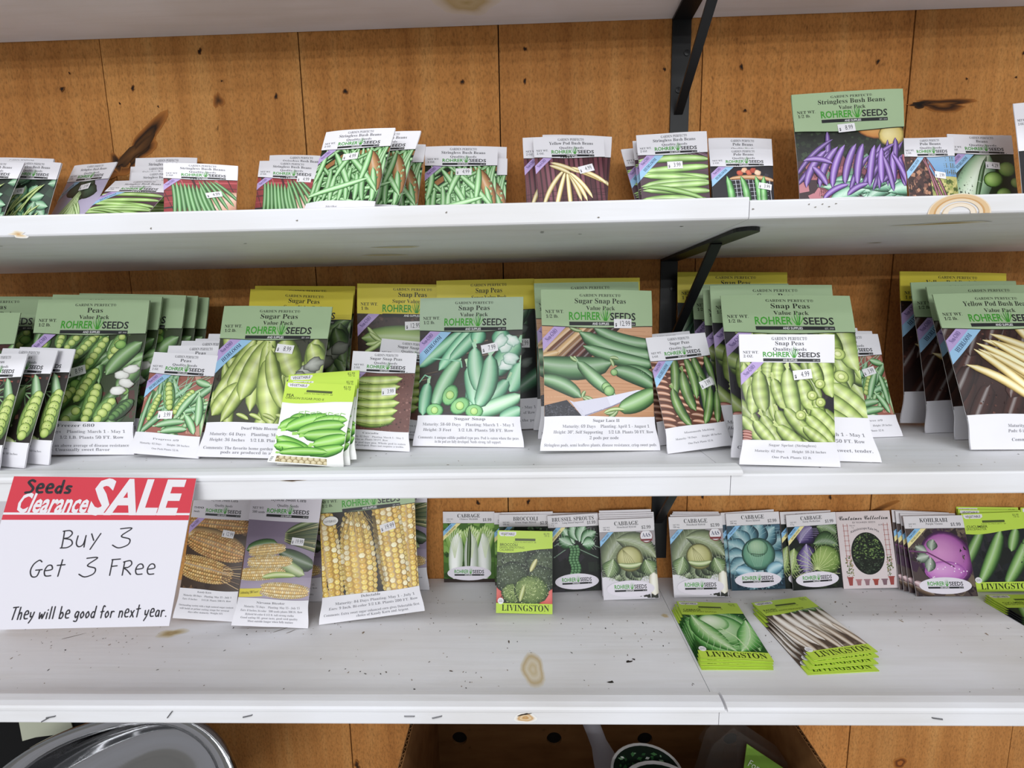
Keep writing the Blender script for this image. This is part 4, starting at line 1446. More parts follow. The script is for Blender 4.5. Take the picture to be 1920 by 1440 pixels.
@design('kohlrabi')
def _():
    def paint(a):
        a.speck(70, ('#6a5a50', '#4a2c48', '#7a6a58', '#3a2a30'), 10)
        a.ball((.6, .46), 38, 42, ('#5a2460', '#b05cae', '#d895cc'), n=26)
        a.ball((.55, .3), 30, 16, ('#a450a8', '#c878c8', '#e0a4dc'), n=20, rim='#b866b8')
        for p0, p1 in (((.3, .54), (.12, .62)), ((.32, .5), (.1, .46)), ((.34, .48), (.26, .3)), ((.38, .56), (.44, .7))):
            a.leaf(p0, p1, 16, .1, ('#4a5a4c', '#7a8c7a', '#a8b4a4'), '#c8d0c0', 3)
        a.line([(a.W * .0, a.H * .56), (a.W * .3, a.H * .54), (a.W * .7, a.H * .36)], 2.2, '#7a3a74')
        for k in range(14):
            a.ball((a.rnd.uniform(.3, .9), a.rnd.uniform(.22, .4)), 1., 1., ('#d8a4d8', '#f0d0ee', '#ffffff'), rim='#c88cc8')
        a.pod((0, .12), (.3, .02), 14, 0, ('#3a2a20', '#5c4636', '#7c6450'))
        a.pod((0, .18), (.2, .1), 10, 0, ('#8a6a70', '#b8989c', '#d8bcc0'))
    return small('KOHLRABI', .47, 'Purple Vienna', ('NET WT.', '2 g'), '1.99', paint, bg='#5a4a48', seed=47)


@design('container')
def _():
    W, H = 86, 122
    a = Art(W, H, 1.7, False, 48)
    a.fill(0, 1, 0, 1, '#dccfd0', nx=8, ny=8)
    a.disc((.51, .45), W * .305, H * .275, '#1c2418', n=40)
    a.win = (0, W, 0, H)
    for k in range(420):
        t, r = a.rnd.uniform(0, 2 * PI), math.sqrt(a.rnd.random()) * .97
        x, y = .51 + .29 * r * math.cos(t), .45 + .262 * r * math.sin(t)
        if k % 60 == 0:
            a.up(.004)
        q = a.xy((x, y))
        s_ = a.rnd.uniform(.6, 2.)
        a.add([(q[0] - s_, q[1]), (q[0], q[1] - s_ * .7), (q[0] + s_, q[1]), (q[0], q[1] + s_ * .8)], C(a.rnd.choice(('#3a5230', '#557040', '#6d8a4a', '#27361f', '#7f9a50') if y > .38 else ('#2b3a26', '#3a4636', '#25211f', '#4a5a44'))))
    for sx in (.15, .89):
        for dx in (-.035, .035):
            a.line([(W * (sx + dx), H * .3), (W * (sx + dx), H * .84)], .8, '#b0645c')
        for k in range(8):
            a.line([(W * (sx - .05), H * (.36 + .065 * k)), (W * (sx + .05), H * (.36 + .065 * k))], .7, '#b0645c')
        a.speck(60, ('#6a7a44', '#8a945c', '#4a5a30', '#b09a6a'), 1.3, (sx - .06, sx + .06, .16, .42))
    for k, (x, c) in enumerate(((.14, '#a84a44'), (.29, '#b47a7c'), (.44, '#a07880'), (.6, '#a8483c'), (.76, '#8a6a74'), (.89, '#a84a44'))):
        h = .11 if k in (0, 5) else .08
        a.up(.01)
        a.add([a.xy(p) for p in ((x - .03, .04), (x + .03, .04), (x + .05, .04 + h), (x - .05, .04 + h))], c)
        a.add([a.xy(p) for p in ((x - .06, .04 + h - .015), (x + .06, .04 + h - .015), (x + .06, .04 + h), (x - .06, .04 + h))], mul(c, 1.2))
    a.part = 'title_panel'
    a.up(.02)
    a.text('Container Collection', .5, .89, 10, '#2a2a2c', 'script', .008, fit=W * .9)
    a.text('BY ROHRER SEEDS', .5, .845, 4, '#6a6266', 'sans', fit=W * .42)
    a.text('Kaleidoscope Kale Mix', .5, .765, 5.5, '#33343c', 'sans', fit=W * .52, arc=.012)
    a.text('Net wt.', .28, .81, 3, '#6a6266', 'sans')
    a.text('1 g', .28, .785, 3, '#6a6266', 'sans')
    a.text('$2.99', .8, .81, 3, '#6a6266', 'sans')
    return a, (('#dccfd0', '#dccfd0', '#dccfd0'), (0, 0))


# --- lime green packets
LIME = '#bcd94e'


def lime(name, sub, price, paint, bg, seed, brand=True, white=False, H=122, fb=.12):
    W = 86
    a = Art(W, H, 2.6 if brand else 4, not brand, seed)
    a.win = (.3, W - .3, 0, H)
    a.fill(0, 1, 0, .8, '#eef0ea' if white else bg, nx=10)
    paint(a)
    a.win = (0, W, 0, H)
    a.part = 'header_panel'
    a.up(.02)
    a.fill(0, 1, lambda x: .735 + .055 * sstep(.1, .8, x) - .02 * math.sin(x * 3.1), 1, LIME, nx=16, ny=4)
    a.up(.01)
    a.add([a.xy(p) for p in ((.03, .95), (.06, .93), (.3, .93), (.34, .95), (.34, .985), (.03, .985))], '#e4e0e6')
    a.text('VEGETABLE', .185, .944, 5, '#2c2c30', 'sans', .012, fit=W * .25)
    a.box(W * .32, W * .69, H * .875, H * .905, '#4a5626')
    a.text('DAYS TO MATURITY: 68', .5, .85, 3, '#4c5a20', 'sans', 0, fit=W * .4)
    a.text(price, .94, .955, 4, '#3c4420', 'sans', 0, 'r')
    a.text('10 G', .94, .93, 4, '#3c4420', 'sans', 0, 'r')
    a.text(name, .05, .81, 5.6, '#2c3410', 'sans', .012, 'l')
    for k, t in enumerate(sub):
        a.text(t, .04, .78 - .03 * k, 4.4, '#3c4818', 'sans', 0, 'l')
    if brand:
        a.part = 'brand_panel'
        a.up(.02)
        a.fill(0, 1, 0, fb, LIME, nx=10, ny=2)
        a.text('LIVINGSTON', .52, .03, 13, '#26300c', 'serif', 0, fit=W * .84)
        a.disc((.08, .145), 4.6, 4.6, '#eceaee')
        a.text('NON', .08, .15, 2.4, '#44444a', 'sans')
        a.text('GMO', .08, .13, 3, '#44444a', 'sans')
    else:
        a.part = 'footer_panel'
        a.fill(0, 1, 0, .1, '#f0f0ee', nx=10, ny=2)
        a.part = 'seed_window'
        a.box(W * .1, W * .78, H * .012, H * .085, '#8a7a58')
        a.win = (W * .1, W * .78, H * .012, H * .085)
        for k in range(18):
            a.ball((.13 + .04 * k, .03 + .04 * (k % 2)), 3.6, 3.4, ('#8a7650', '#c4b48c', '#e0d4b4'))
        a.win = (0, W, 0, H)
        a.part = 'footer_panel'
        for k in range(4):
            a.box(1.5 + .3 * k, 4.5 + .4 * k, H * .02 + k * 1.6, H * .02 + k * 1.6 + .6, '#3a3a3a')
    return a, ((LIME if brand else '#f0f0ee', bg, LIME), (.1, .76))


@design('lbroccoli')
def _():
    def paint(a):
        a.ball((.02, .22), 12, 14, ('#8a2420', '#d0443c', '#ec7a70'))
        a.ball((.94, .2), 20, 17, ('#8a2420', '#d8483f', '#f08078'))
        for c, r in (((.25, .6), 34), ((.85, .58), 30), ((.3, .42), 30), ((.8, .42), 24), ((.3, .24), 18), ((.62, .28), 27)):
            x, y = a.xy(c)
            dark = c[1] > .35
            a.ball(c, r, r * .82, ('#22301c', '#3c4c34', '#5a6a48') if dark else ('#3a5222', '#6a8440', '#93a85c'), n=18, jag=.06)
            a.up(.01)
            for k in range(int(r * 11)):
                t, q = a.rnd.uniform(0, 2 * PI), math.sqrt(a.rnd.random()) * .98
                px, py = x + r * q * math.cos(t), y + r * .82 * q * math.sin(t)
                s_ = a.rnd.uniform(.5, 1.1)
                a.add([(px - s_, py), (px, py - s_), (px + s_, py), (px, py + s_)], C(a.rnd.choice(('#8a9a84', '#5c6c54', '#2c3826', '#a4b098', '#1c2418') if dark else ('#b4c47c', '#8aa04c', '#4a6428', '#cdd898', '#5c7830'))))
            a.up(.01)
        a.pod((.6, .5), (.72, .66), 8, 0, ('#6a6a30', '#b4b064', '#dcd898'))
        a.pod((.42, .14), (.5, .34), 8, 0, ('#6a7a30', '#a8b45c', '#d0d890'))
    return lime('BROCCOLI', ('GREEN SPROUTING', 'CALABRESE'), '$2.99', paint, '#2c3424', 51)


@design('lcabbage')
def _():
    def paint(a):
        a.speck(40, ('#1c4c1c', '#2f6a28', '#143414'), 10)
        for p0, p1, w, b in (((.1, .2), (.2, .78), 30, .1), ((.9, .15), (.8, .78), 34, -.1), ((.3, .1), (.9, .3), 34, .1), ((.95, .5), (.5, .8), 30, -.1), ((.05, .4), (.5, .1), 30, -.15)):
            a.leaf(p0, p1, w, b, ('#1f5c1c', '#49963c', '#8cc874'), '#cbe6b0', 6)
        a.ball((.55, .48), 30, 33, ('#3c8a30', '#86c070', '#d4e8c4'), .3, n=24)
        a.ball((.44, .6), 20, 18, ('#6aac58', '#b4d8a0', '#e8f2dc'), n=20, rim='#7ab868')
        a.leaf((.14, .72), (.56, .12), 34, -.2, ('#2f7a28', '#6ab456', '#b8e09c'), '#dcefc8', 7)
        a.leaf((.96, .66), (.62, .12), 32, .22, ('#2f7a28', '#5cac4a', '#a4d68a'), '#dcefc8', 7)
        a.line([(a.W * .5, a.H * .5), (a.W * .66, a.H * .36), (a.W * .74, a.H * .16)], 1.6, '#cfe8b4')
        for k in range(6):
            a.line([(a.W * (.56 + .03 * k), a.H * (.46 - .05 * k)), (a.W * (.4 + .03 * k), a.H * (.4 - .05 * k))], .8, '#a4d48c')
    return lime('CABBAGE', ('PREMIUM FLAT DUTCH',), '$2.99', paint, '#1c5a1c', 52)


@design('lradish')
def _():
    def paint(a):
        a.fill(0, 1, .1, .8, '#5f5046')
        a.speck(60, ('#7a6a5c', '#4a3c34', '#8a7a6c'), 7)
        for k in range(10):
            a.pod((.0 + .11 * k, .78), (.06 + .12 * k, .74), 12, 0, ('#1c4018', '#4a7c3a', '#86a868'))
        for k in range(7):
            x = -.06 + .16 * k
            a.pod((x + .02, .77 - .02 * (k % 2)), (x + .2, .12 + .06 * (k % 3)), 17, -.05, ('#7a6a5a', '#c0b4a8', '#ece6e0'), blunt=.55)
        for k in range(5):
            x = .05 + .2 * k
            a.pod((x, .5), (x + .12, .08), 10, .04, ('#7a6450', '#b8a48e', '#e0d4c6'))
    return lime('RADISH', ('JAPANESE WHITE MINOWASE',), '$2.99', paint, '#5f5046', 53)


@design('cucumber')
def _():
    def paint(a):
        a.speck(50, ('#1c201c', '#2a2c2c', '#34303a', '#14181a'), 12)
        for p0, p1, w, b in (((.6, .78), (.1, .1), 20, .06), ((1.06, .7), (.5, .06), 20, .04), ((.3, .8), (-.1, .3), 16, 0), ((.86, .8), (.7, .5), 16, 0), ((1.1, .4), (.86, .06), 18, 0)):
            a.pod(p0, p1, w, b, ('#1f4016', '#5a8a3c', '#94bc6c'))
    return lime('CUCUMBER', ('SPACEMASTER',), '$2.99', paint, '#20242a', 54)


@design('oregon')
def _():
    def paint(a):
        G = ('#2c7012', '#62b02c', '#a2dc5c')
        for p0, p1, w, b in (((.16, .5), (.4, .56), 15, .1), ((.3, .56), (.55, .5), 15, .1), ((.02, .42), (.4, .5), 18, .1), ((.12, .4), (.74, .58), 20, .08), ((.5, .5), (.98, .56), 14, .1), ((.3, .36), (.96, .5), 20, .06), ((.4, .34), (1.0, .4), 18, -.05), ((.02, .3), (.55, .16), 20, -.1), ((.0, .2), (.5, .14), 16, .1), ((.56, .24), (1.02, .36), 20, -.1), ((.5, .14), (1.0, .24), 16, -.1), ((.1, .12), (.8, .16), 12, .05)):
            a.pod(p0, p1, w, b, G, stem=3)
        for k in range(8):
            a.line([(a.W * (.3 + .08 * k), a.H * (.55 + .01 * (k % 3))), (a.W * (.28 + .085 * k), a.H * (.62 + .02 * (k % 2))), (a.W * (.34 + .085 * k), a.H * .63)], .8, '#8cc850')
    return lime('PEA', ('OREGON SUGAR POD II',), '$2.99', paint, '#eef0ea', 55, brand=False, white=True, H=112)


STICKER_W, STICKER_H = 23., 12.
_stick = {}


def sticker_mesh(price, design_name, art, u, v, rot):
    """white price label lying on the packet's curved front"""
    k = (price, design_name, u, v)
    if k not in _stick:
        b = Art(art.W, art.H, art.t, art.pouch)
        b.ph = art.ph
        b.l = art.l + .12
        b.part = 'price_sticker'
        x, y = u * art.W, v * art.H
        s = 1. if art.W > 120 else .86
        w, h = STICKER_W * s, STICKER_H * s
        b.box(x - w / 2, x + w / 2, y - h / 2, y + h / 2, '#eceaee', rot=rot, n=5)
        b.l += .03
        ca, sa = math.cos(rot), math.sin(rot)
        R = lambda dx, dy: (x + dx * ca - dy * sa, y + dx * sa + dy * ca)
        tx, ty = R(-w * .38, -h * .3)
        b.text('$', tx, ty, h * .5, '#2b2b33', 'sans', .02, mm=True, rot=rot, fit=h * .2)
        tx, ty = R(w * .14, -h * .26)
        b.text(price, tx, ty, h * .82, '#2b2b33', 'sans', -.004, mm=True, rot=rot, fit=w * (.44 if len(price) < 5 else .56))
        b.win = (-9, art.W + 9, -9, art.H + 9)
        _stick[k] = b.meshes((('#ffffff',) * 3, (0, 0)), M_STICK)['price_sticker']
    return _stick[k]

# ------------------------------------------------------------------ the setting: plank wall, floor
SU, SM, SB = .3076, .287, .277                    # depths of the shelves
ZT, ZU0, ZU, ZM0, ZM, ZB0, ZB = [Z0 + z for z in (.4235, .0838, .1038, -.1888, -.165, -.4663, -.4468)]
ZL = Z0 - .84                                     # top of the low shelf under the picture

wall = MB()
seams = [-1.83, -1.53, -1.23, -.931, -.631, -.329, -.031, .268, .569, .85, 1.15, 1.45, 1.75]
rnd = random.Random(5)
TINT = {4: (1.0, .96, .92), 5: (1.06, 1.05, 1.04), 6: (1.0, .95, .9), 7: (.93, .87, .82), 8: (1.06, 1.0, .95), 9: (1.0, .97, .94)}
for i, (a, b) in enumerate(zip(seams, seams[1:])):
    t = TINT.get(i + 1, (1, .97, .94))
    wall.box(a + .0009, b - .0009, 0 + .0006 * (i % 2), .019, Z0 - 1.15, Z0 + .85, t, 0)
wall.box(-1.83, 1.75, .019, .03, Z0 - 1.15, Z0 + .85, (.08, .07, .06), 0)
for x, z, r in ((-.698, .356, .0042), (-.588, .354, .004), (-.479, .402, .0045), (-.369, .336, .0042), (-.263, .34, .0045), (-.086, .348, .0038), (.007, .346, .0038), (.008, .39, .0035), (.325, .356, .004), (.521, .357, .0035), (.333, .296, .003), (.213, .356, .003), (.727, .362, .003), (-.683, .378, .002), (-.611, .333, .002), (-.552, .327, .0018), (-.082, -.31, .0045), (.003, -.309, .0045), (.502, -.306, .0035), (.293, -.302, .004), (-.45, .36, .0018), (.65, .33, .002), (.72, .33, .002)):
    wall.blob(x, Z0 + z, r * .75, r, ('#120d09', '#1c130c', '#4a2c14', '#8a5526'), -.0004, seed=int(x * 999), jag=.25, mi=1, n=12)
# knots, nail stains and the dark bark pocket
wall.blob(-.458, Z0 + .333, .007, .012, ('#3a2210', '#5a3718', '#7d4d22', '#a0652e'), -.0004, .2, 3, .25)
wall.blob(-.592, Z0 + .266, .052, .019, ('#2a1a0e', '#38230f', '#4f3114', '#22150b', '#7a4a20', '#a4682f'), -.0005, .72, 8, .3, n=28)
wall.blob(-.598, Z0 + .262, .034, .008, ('#6a4522', '#553619', '#3b2511'), -.0009, .66, 9, .3)
wall.blob(-.624, Z0 + .247, .012, .016, ('#140d08', '#23160c', '#4a2d14', '#9a622c'), -.0006, -.1, 4, .3)
wall.blob(.618, Z0 + .296, .052, .007, ('#8a5a2a', '#6a4018', '#2a180c', '#5a3515', '#a2662e'), -.0004, -.06, 6, .3, n=26)
wall.blob(.585, Z0 + .297, .014, .0035, ('#0d0907', '#1c120a', '#3f2612'), -.0008, 0, 6, .4)
wall.blob(.662, Z0 - .805, .013, .012, ('#9a5a26', '#a8642a', '#5a2f14', '#8a5222', '#b67a3c'), -.0004, 0, 2, .1)
wall.blob(.555, Z0 - .34, .05, .006, ('#3a2410', '#5f3b1a', '#9a622c'), -.0004, .45, 7, .3)
wall.blob(-.321, Z0 - .817, .006, .01, ('#22150c', '#4a2d14', '#a2662e'), -.0004, 0, 5, .3)
tag(wall.build('wall_back', [M_WOOD, M_DECAL]), kind='structure')
fl = MB()
fl.box(-7, 7, -18, .03, -.1, 0)
tag(fl.build('floor', M_CONC), kind='structure')

# ------------------------------------------------------------------ shelf boards
def rounded(y0, y1, z0, z1, r=.002):
    """cross-section (y, z), front edges eased; y0 is the front"""
    k = r * .3
    return [(y0, z0 + r), (y0 + k, z0 + k), (y0 + r, z0), (y1, z0), (y1, z1), (y0 + r, z1), (y0 + k, z1 - k), (y0, z1 - r)][::-1]


KNOT = ('#d9c9a8', '#c39a5e', '#dcc9a4', '#c7a06a', '#e0dbd4', '#e9e8e8')


def shelf(label, x0, x1, z0, z1, depth, marks=None, lip=None, group='white shelf boards', cat='shelf'):
    root = empty('shelf_board', ((x0 + x1) / 2, -depth / 2, z0))
    tag(root, label, cat, group)
    ox, oy, oz = root.location
    b = MB()
    b.prism([(y - oy, z - oz) for y, z in rounded(-depth, -.0008, z0, z1)], x0 - ox, x1 - ox)
    if marks:
        class Off:                                   # marks are given in world coordinates
            def blob(s, cx, c2, rx, rz, cols, at, ang=0., seed=0, jag=.12, axis='y', n=20):
                if axis == 'y':
                    b.blob(cx - ox, c2 - oz, rx, rz, cols, at - oy, ang, seed, jag, 'y', 1, n)
                else:
                    b.blob(cx - ox, c2 - oy, rx, rz, cols, at - oz, ang, seed, jag, axis, 1, n)
        marks(Off())
    b.build('board', [M_WHITE, M_DECAL], root)
    if lip:
        lx0, lx1, w, h = lip
        m = MB()
        y0 = -depth - .0015
        pr = [(y0, z1 - .001), (-depth + w, z1 - .001), (-depth + w, z1 + h * .8), (-depth + w * .7, z1 + h), (-depth + w * .3, z1 + h * .9), (y0 + .002, z1 + h * .6), (y0, z1 + h * .25)]
        m.prism([(y - oy, z - oz) for y, z in pr], lx0 - ox, lx1 - ox)
        m.build('edge_strip', M_WHITE, root)
    return root


def dirt(seed, n, x0, x1, y0, y1, z):
    def f(o, rr=random.Random(seed)):
        cl = [(rr.uniform(x0, x1), rr.uniform(y0, y1)) for _ in range(9)]
        for k in range(n):
            if k % 3:
                c = rr.choice(cl)
                x, y = rr.gauss(c[0], .07), rr.gauss(c[1], .022)
            else:
                x, y = rr.uniform(x0, x1), rr.uniform(y0, y1)
            if x0 < x < x1 and y0 < y < y1:
                r = rr.uniform(.0003, .0009) * (1.9 if rr.random() < .05 else 1)
                o.blob(x, y, r * rr.uniform(1, 2.4), r, (rr.choice(('#3a3634', '#5c5048', '#7d6a58', '#9a8a7c', '#a89a8c')),) * 2, z + .0002, rr.uniform(0, 3), k, .2, 'z', 6)
    return f


shelf('upper white shelf board above the picture, undersides only in view, over the yellow pod beans', -1.75, .2352, ZT, ZT + .02, SU,
      lambda o: o.blob(-.071, -.053, .04, .03, ('#b9a878', '#cdbf9a', '#c4b48a', '#dcd6ca', '#e4e2de'), ZT - .0003, 0, 3, .15, '-z'))
shelf('short end of the topmost white shelf board, beside the black bracket, over the purple beans', .2356, 1.7, ZT, ZT + .02, SU)


def m_ul(o):
    for x, y, r in ((-.183, -.122, .016), (-.148, -.189, .014)):
        o.blob(x, y, r * 1.9, r * .6, ('#c3b58c', '#d2c8ae', '#cbbf9e', '#e2dfd8'), ZU0 - .0003, 0, int(r * 999), .1, '-z')
    o.blob(-.479, Z0 + .0862, .009, .003, ('#c89a62', '#dcc8a8', '#e9e8e8'), -SU - .0003, 0, 5, .3)
    for x, y in ((.02, -.27), (.02, -.263), (.06, -.25), (.155, -.28), (-.55, -.26), (-.3, -.24)):
        o.blob(x, y, .0016, .0012, ('#3a3630', '#4a443c'), ZU0 - .0003, 0, 3, .3, '-z', 8)
    for k in range(5):
        o.blob(-.35 + .14 * k, Z0 + .0885 + .004 * (k % 3), .001, .0008, ('#77706a', '#8a847c'), -SU - .0003, 0, k, .3, 'y', 6)


shelf('long white shelf board carrying the strike green bean packets, end grain at its break', -1.75, .2065, ZU0, ZU, SU, m_ul)


def m_ur(o):
    o.blob(.394, Z0 + .083, .027, .0195, ('#e9e4dc', '#e6ddd0', '#dcc4a0', '#cf9f66', '#d9b98c', '#c58f54', '#e2d6c8', '#e9e8e8'), -SU - .0003, 0, 4, .05, n=30) if False else None
    import itertools
    # half-round growth rings around a knot, cut by the board's lower edge
    for r, w, c in ((.0268, .0012, '#e0cfb8'), (.0225, .0043, '#d6b78e'), (.021, .0016, '#cb9d68'), (.0175, .0036, '#dfccb2'), (.0145, .0008, '#d9bd98'), (.010, .0046, '#e4d6c4')):
        for k in range(20):
            a0, a1 = PI * k / 20, PI * (k + 1) / 20
            m_ur.b.append([(.394 + q * math.cos(t), Z0 + .0842 + q * .62 * math.sin(t)) for q, t in ((r, a0), (r + w, a0), (r + w, a1), (r, a1))] + [c])
    o.blob(.42, -.262, .05, .006, ('#8f7440', '#a88f5c', '#cfc4aa', '#e2dfd8'), ZU0 - .0003, -.18, 6, .2, '-z')
    o.blob(.446, -.132, .012, .003, ('#6d5c3c', '#a89a7c', '#e2dfd8'), ZU0 - .0003, 0, 6, .2, '-z')
    for k in range(5):
        o.blob(.26 + .006 * k, Z0 + .0955 - .0025 * (k % 2), .0009, .0006, ('#77706a', '#8a847c'), -SU - .0003, 0, k, .3, 'y', 6)


m_ur.b = []
ur = shelf('white shelf board carrying the purple bean pack, brown ringed knot on its front edge', .2072, 1.7, ZU0, ZU - .003, SU, m_ur)
rg = MB()
for *q, c in m_ur.b:
    rg.face([(x - ur.location.x, -SU - .0004 - ur.location.y, z - ur.location.z) for x, z in q][::-1], c)
rg.build('knot_rings', M_DECAL, ur)
shelf('long white middle shelf board with the sale sign hung on its front', -1.75, .2105, ZM0, ZM, SM,
      lambda o: (dirt(3, 40, -.7, .2, -.26, -.15, ZM)(o), o.blob(-.247, Z0 - .1665, .012, .0022, ('#3a2a1c', '#5a4430', '#e0dcd6'), -SM - .0003, 0, 4, .2)), lip=(-1.75, .2225, .021, .007))
shelf('white middle shelf board without edge strip, under the yellow pod bean packs', .2112, 1.7, ZM0, ZM, SM, dirt(4, 50, .25, .8, -.27, -.1, ZM))


def m_bl(o):
    dirt(11, 420, -.8, .2, -.255, -.02, ZB)(o)
    o.blob(-.519, -.143, .019, .011, ('#b7a47c', '#a8926a', '#b9a884', '#cfc6b4', '#dedbd6'), ZB + .0002, .2, 4, .15, 'z')
    o.blob(.005, -.214, .016, .03, ('#d8cdb8', '#cdbd9c', '#d9cfbc', '#c4b08c', '#dedbd6'), ZB + .0002, .05, 5, .08, 'z')
    o.blob(.204, -.105, .006, .005, ('#cdbd9c', '#c8b48e', '#dedbd6'), ZB + .0002, 0, 5, .1, 'z')
    for x, y, l, t in ((-.36, -.135, .012, .6), (-.66, -.15, .012, .5), (-.345, -.14, .006, .7)):
        o.blob(x, y, l, .0006, ('#4a3c2c', '#6a5a44'), ZB + .0003, t, 4, .2, 'z', 8)
    for x, y, r in ((.13, -.2, .0035), (.1, -.235, .0032), (.137, -.196, .002)):
        o.blob(x, y, r, r * .7, ('#1c1a18', '#3a3430'), ZB + .0003, .3, int(y * -999), .35, 'z', 9)
    o.blob(-.005, Z0 - .4565, .012, .0075, ('#c9a878', '#b98a52', '#dac4a2', '#c49a66', '#e4ded6', '#e9e8e8'), -SB - .0003, 0, 3, .1)
    o.blob(-.006, Z0 - .452, .006, .0012, ('#1e1a16', '#4a4038'), -SB - .0005, .2, 3, .3)


bl = shelf('long white lowest shelf board with sweet corn packs and scattered dirt', -1.75, .2145, ZB0, ZB, SB, m_bl, lip=(-1.75, .2205, .022, .006))
br = shelf('white lowest shelf board under the two fanned lime packet piles', .2152, 1.7, ZB0, ZB, SB, dirt(12, 200, .23, .8, -.255, -.02, ZB), lip=(.2238, 1.7, .022, .006))
for par, spots in ((bl, ((-.565, -.4575, .2), (-.421, -.4535, .9), (-.329, -.4555, .25), (-.139, -.455, .0), (-.107, -.456, .25), (-.572, -.461, .5))), (br, ((.457, -.4555, -.15),))):
    for x, z, t in spots:
        m = MB()
        p = Vector((x, -SB - .0008, Z0 + z)) - par.location
        d = Vector((math.cos(t), 0, math.sin(t))) * .006
        tube(m, [p - d + Vector((0, .0015, 0)), p - d * .9, p + d * .9, p + d + Vector((0, .0015, 0))], .0007)
        m.build('staple', M_ZINC, par, smooth=True)
low = MB()
low.box(-1.75, 1.7, -.42, -.0008, ZL - .03, ZL)
tag(low.build('base_shelf', M_WHITE), 'low white base shelf under the box and the steel bowl', 'shelf')

# ------------------------------------------------------------------ black brackets
def bracket(label, xc, ztop, drop, by, bz, arm=.272, w=.0255, screws=()):
    root = empty('shelf_bracket', (xc, 0, ztop - drop))
    tag(root, label, 'bracket', 'black shelf brackets')
    lz = lambda z: z - (ztop - drop)
    m = MB()
    m.box(-w / 2, w / 2, -.0045, -.0008, lz(ztop - drop), lz(ztop - .0005))
    m.build('wall_plate', M_BLACK, root)
    m = MB()
    n = 8
    out = [(-w / 2, -.002), (w / 2, -.002)] + [(w / 2 * math.cos(PI * k / n), -arm + w / 2 - w / 2 * math.sin(PI * k / n)) for k in range(n + 1)]
    zt, zb = lz(ztop - .0005), lz(ztop - .0042)
    m.face([(x, y, zb) for x, y in out])
    m.face([(x, y, zt) for x, y in out][::-1])
    for i in range(len(out)):
        a, b = out[i], out[(i + 1) % len(out)]
        m.face([(*a, zb), (*a, zt), (*b, zt), (*b, zb)])
    m.build('shelf_arm', M_BLACK, root, weld=True)
    m = MB()
    a, b = Vector((-.002, by, lz(ztop - .004))), Vector((-.002, -.0045, lz(bz)))
    d = (b - a).normalized()
    nrm = Vector((0, -d.z, d.y)) * .002
    bw = Vector((.0062, 0, 0))
    q = [a - bw - nrm, a + bw - nrm, a + bw + nrm, a - bw + nrm], [b - bw - nrm, b + bw - nrm, b + bw + nrm, b - bw + nrm]
    for i in range(4):
        j = (i + 1) % 4
        m.face([q[0][i], q[0][j], q[1][j], q[1][i]])
    m.face(q[0][::-1])
    m.face(q[1])
    m.build('brace', M_BLACK, root, weld=True)
    for sx, sz in screws:
        m = MB()
        r, k = .0042, 14
        c = [(sx + r * math.cos(2 * PI * i / k), lz(Z0 + sz) + r * math.sin(2 * PI * i / k)) for i in range(k)]
        for i in range(k):
            p, t = c[i], c[(i + 1) % k]
            m.face([(p[0], -.0045, p[1]), (t[0], -.0045, t[1]), (t[0], -.006, t[1]), (p[0], -.006, p[1])])
            m.face([(p[0], -.006, p[1]), (t[0], -.006, t[1]), (sx, -.0068, lz(Z0 + sz))])
        for ang in (.7, 2.27):
            e = Vector((math.cos(ang), 0, math.sin(ang))) * .0022
            f = Vector((-math.sin(ang), 0, math.cos(ang))) * .0004
            o_ = Vector((sx, -.0071, lz(Z0 + sz)))
            m.face([o_ - e - f, o_ + e - f, o_ + e + f, o_ - e + f], (.02, .02, .02))
        m.build('screw', M_BLACK, root)
    return root


bracket('black steel bracket under the topmost shelf, screwed above the flat green beans', .2355, ZT, .235, -.19, Z0 + .293, w=.027, screws=((.008, .375), (-.003, .325)))
bracket('black steel bracket under the upper shelf, between the sugar snap and snap peas', .2265, ZU0, .235, -.19, Z0 - .068, screws=((.006, .038),))
bracket('black steel bracket under the middle shelf, behind the cabbage packets', .2215, ZM0, .22, -.15, Z0 - .345, arm=.25)

# ------------------------------------------------------------------ packets on the shelves
ARTS, MESHES = {}, {}


def get(design_name):
    if design_name not in MESHES:
        a, base = DESIGNS[design_name]()
        ARTS[design_name] = a
        small_ = not a.pouch
        MESHES[design_name] = a.meshes(base, M_GLOSS if small_ or design_name == 'oregon' else M_PAPER)
        a.parts = None
    return ARTS[design_name], MESHES[design_name]


def frame(yaw, lean, roll):
    cy, sy, cl, sl, cr, sr = math.cos(yaw), math.sin(yaw), math.cos(lean), math.sin(lean), math.cos(roll), math.sin(roll)

    def M(x, y, z):
        y, z = y * cl + z * sl, -y * sl + z * cl
        return Vector((x * cy - y * sy, x * sy + y * cy, z))
    X, Z = M(cr, 0, sr), M(-sr, 0, cr)
    return X, Z.cross(X), Z


def packet(design_name, x, y, z, yaw, lean, roll, w, h, label, group, sticker=None):
    a, ms = get(design_name)
    X, Y, Z = frame(yaw, lean, roll)
    sx, sz = w * 1000 / a.W, h * 1000 / a.H
    root = empty('seed_packet')
    root.matrix_world = Matrix(((X.x * sx, Y.x, Z.x * sz, x), (X.y * sx, Y.y, Z.y * sz, y), (X.z * sx, Y.z, Z.z * sz, z), (0, 0, 0, 1)))
    tag(root, label, 'seed packet', group)
    for nm, me in ms.items():
        link(nm, me, root)
    if sticker:
        price, u, v, rot = sticker
        st = link('price_sticker', sticker_mesh(price, design_name, a, u, v, rot), root)
        st['label'] = 'white price sticker'
    return root


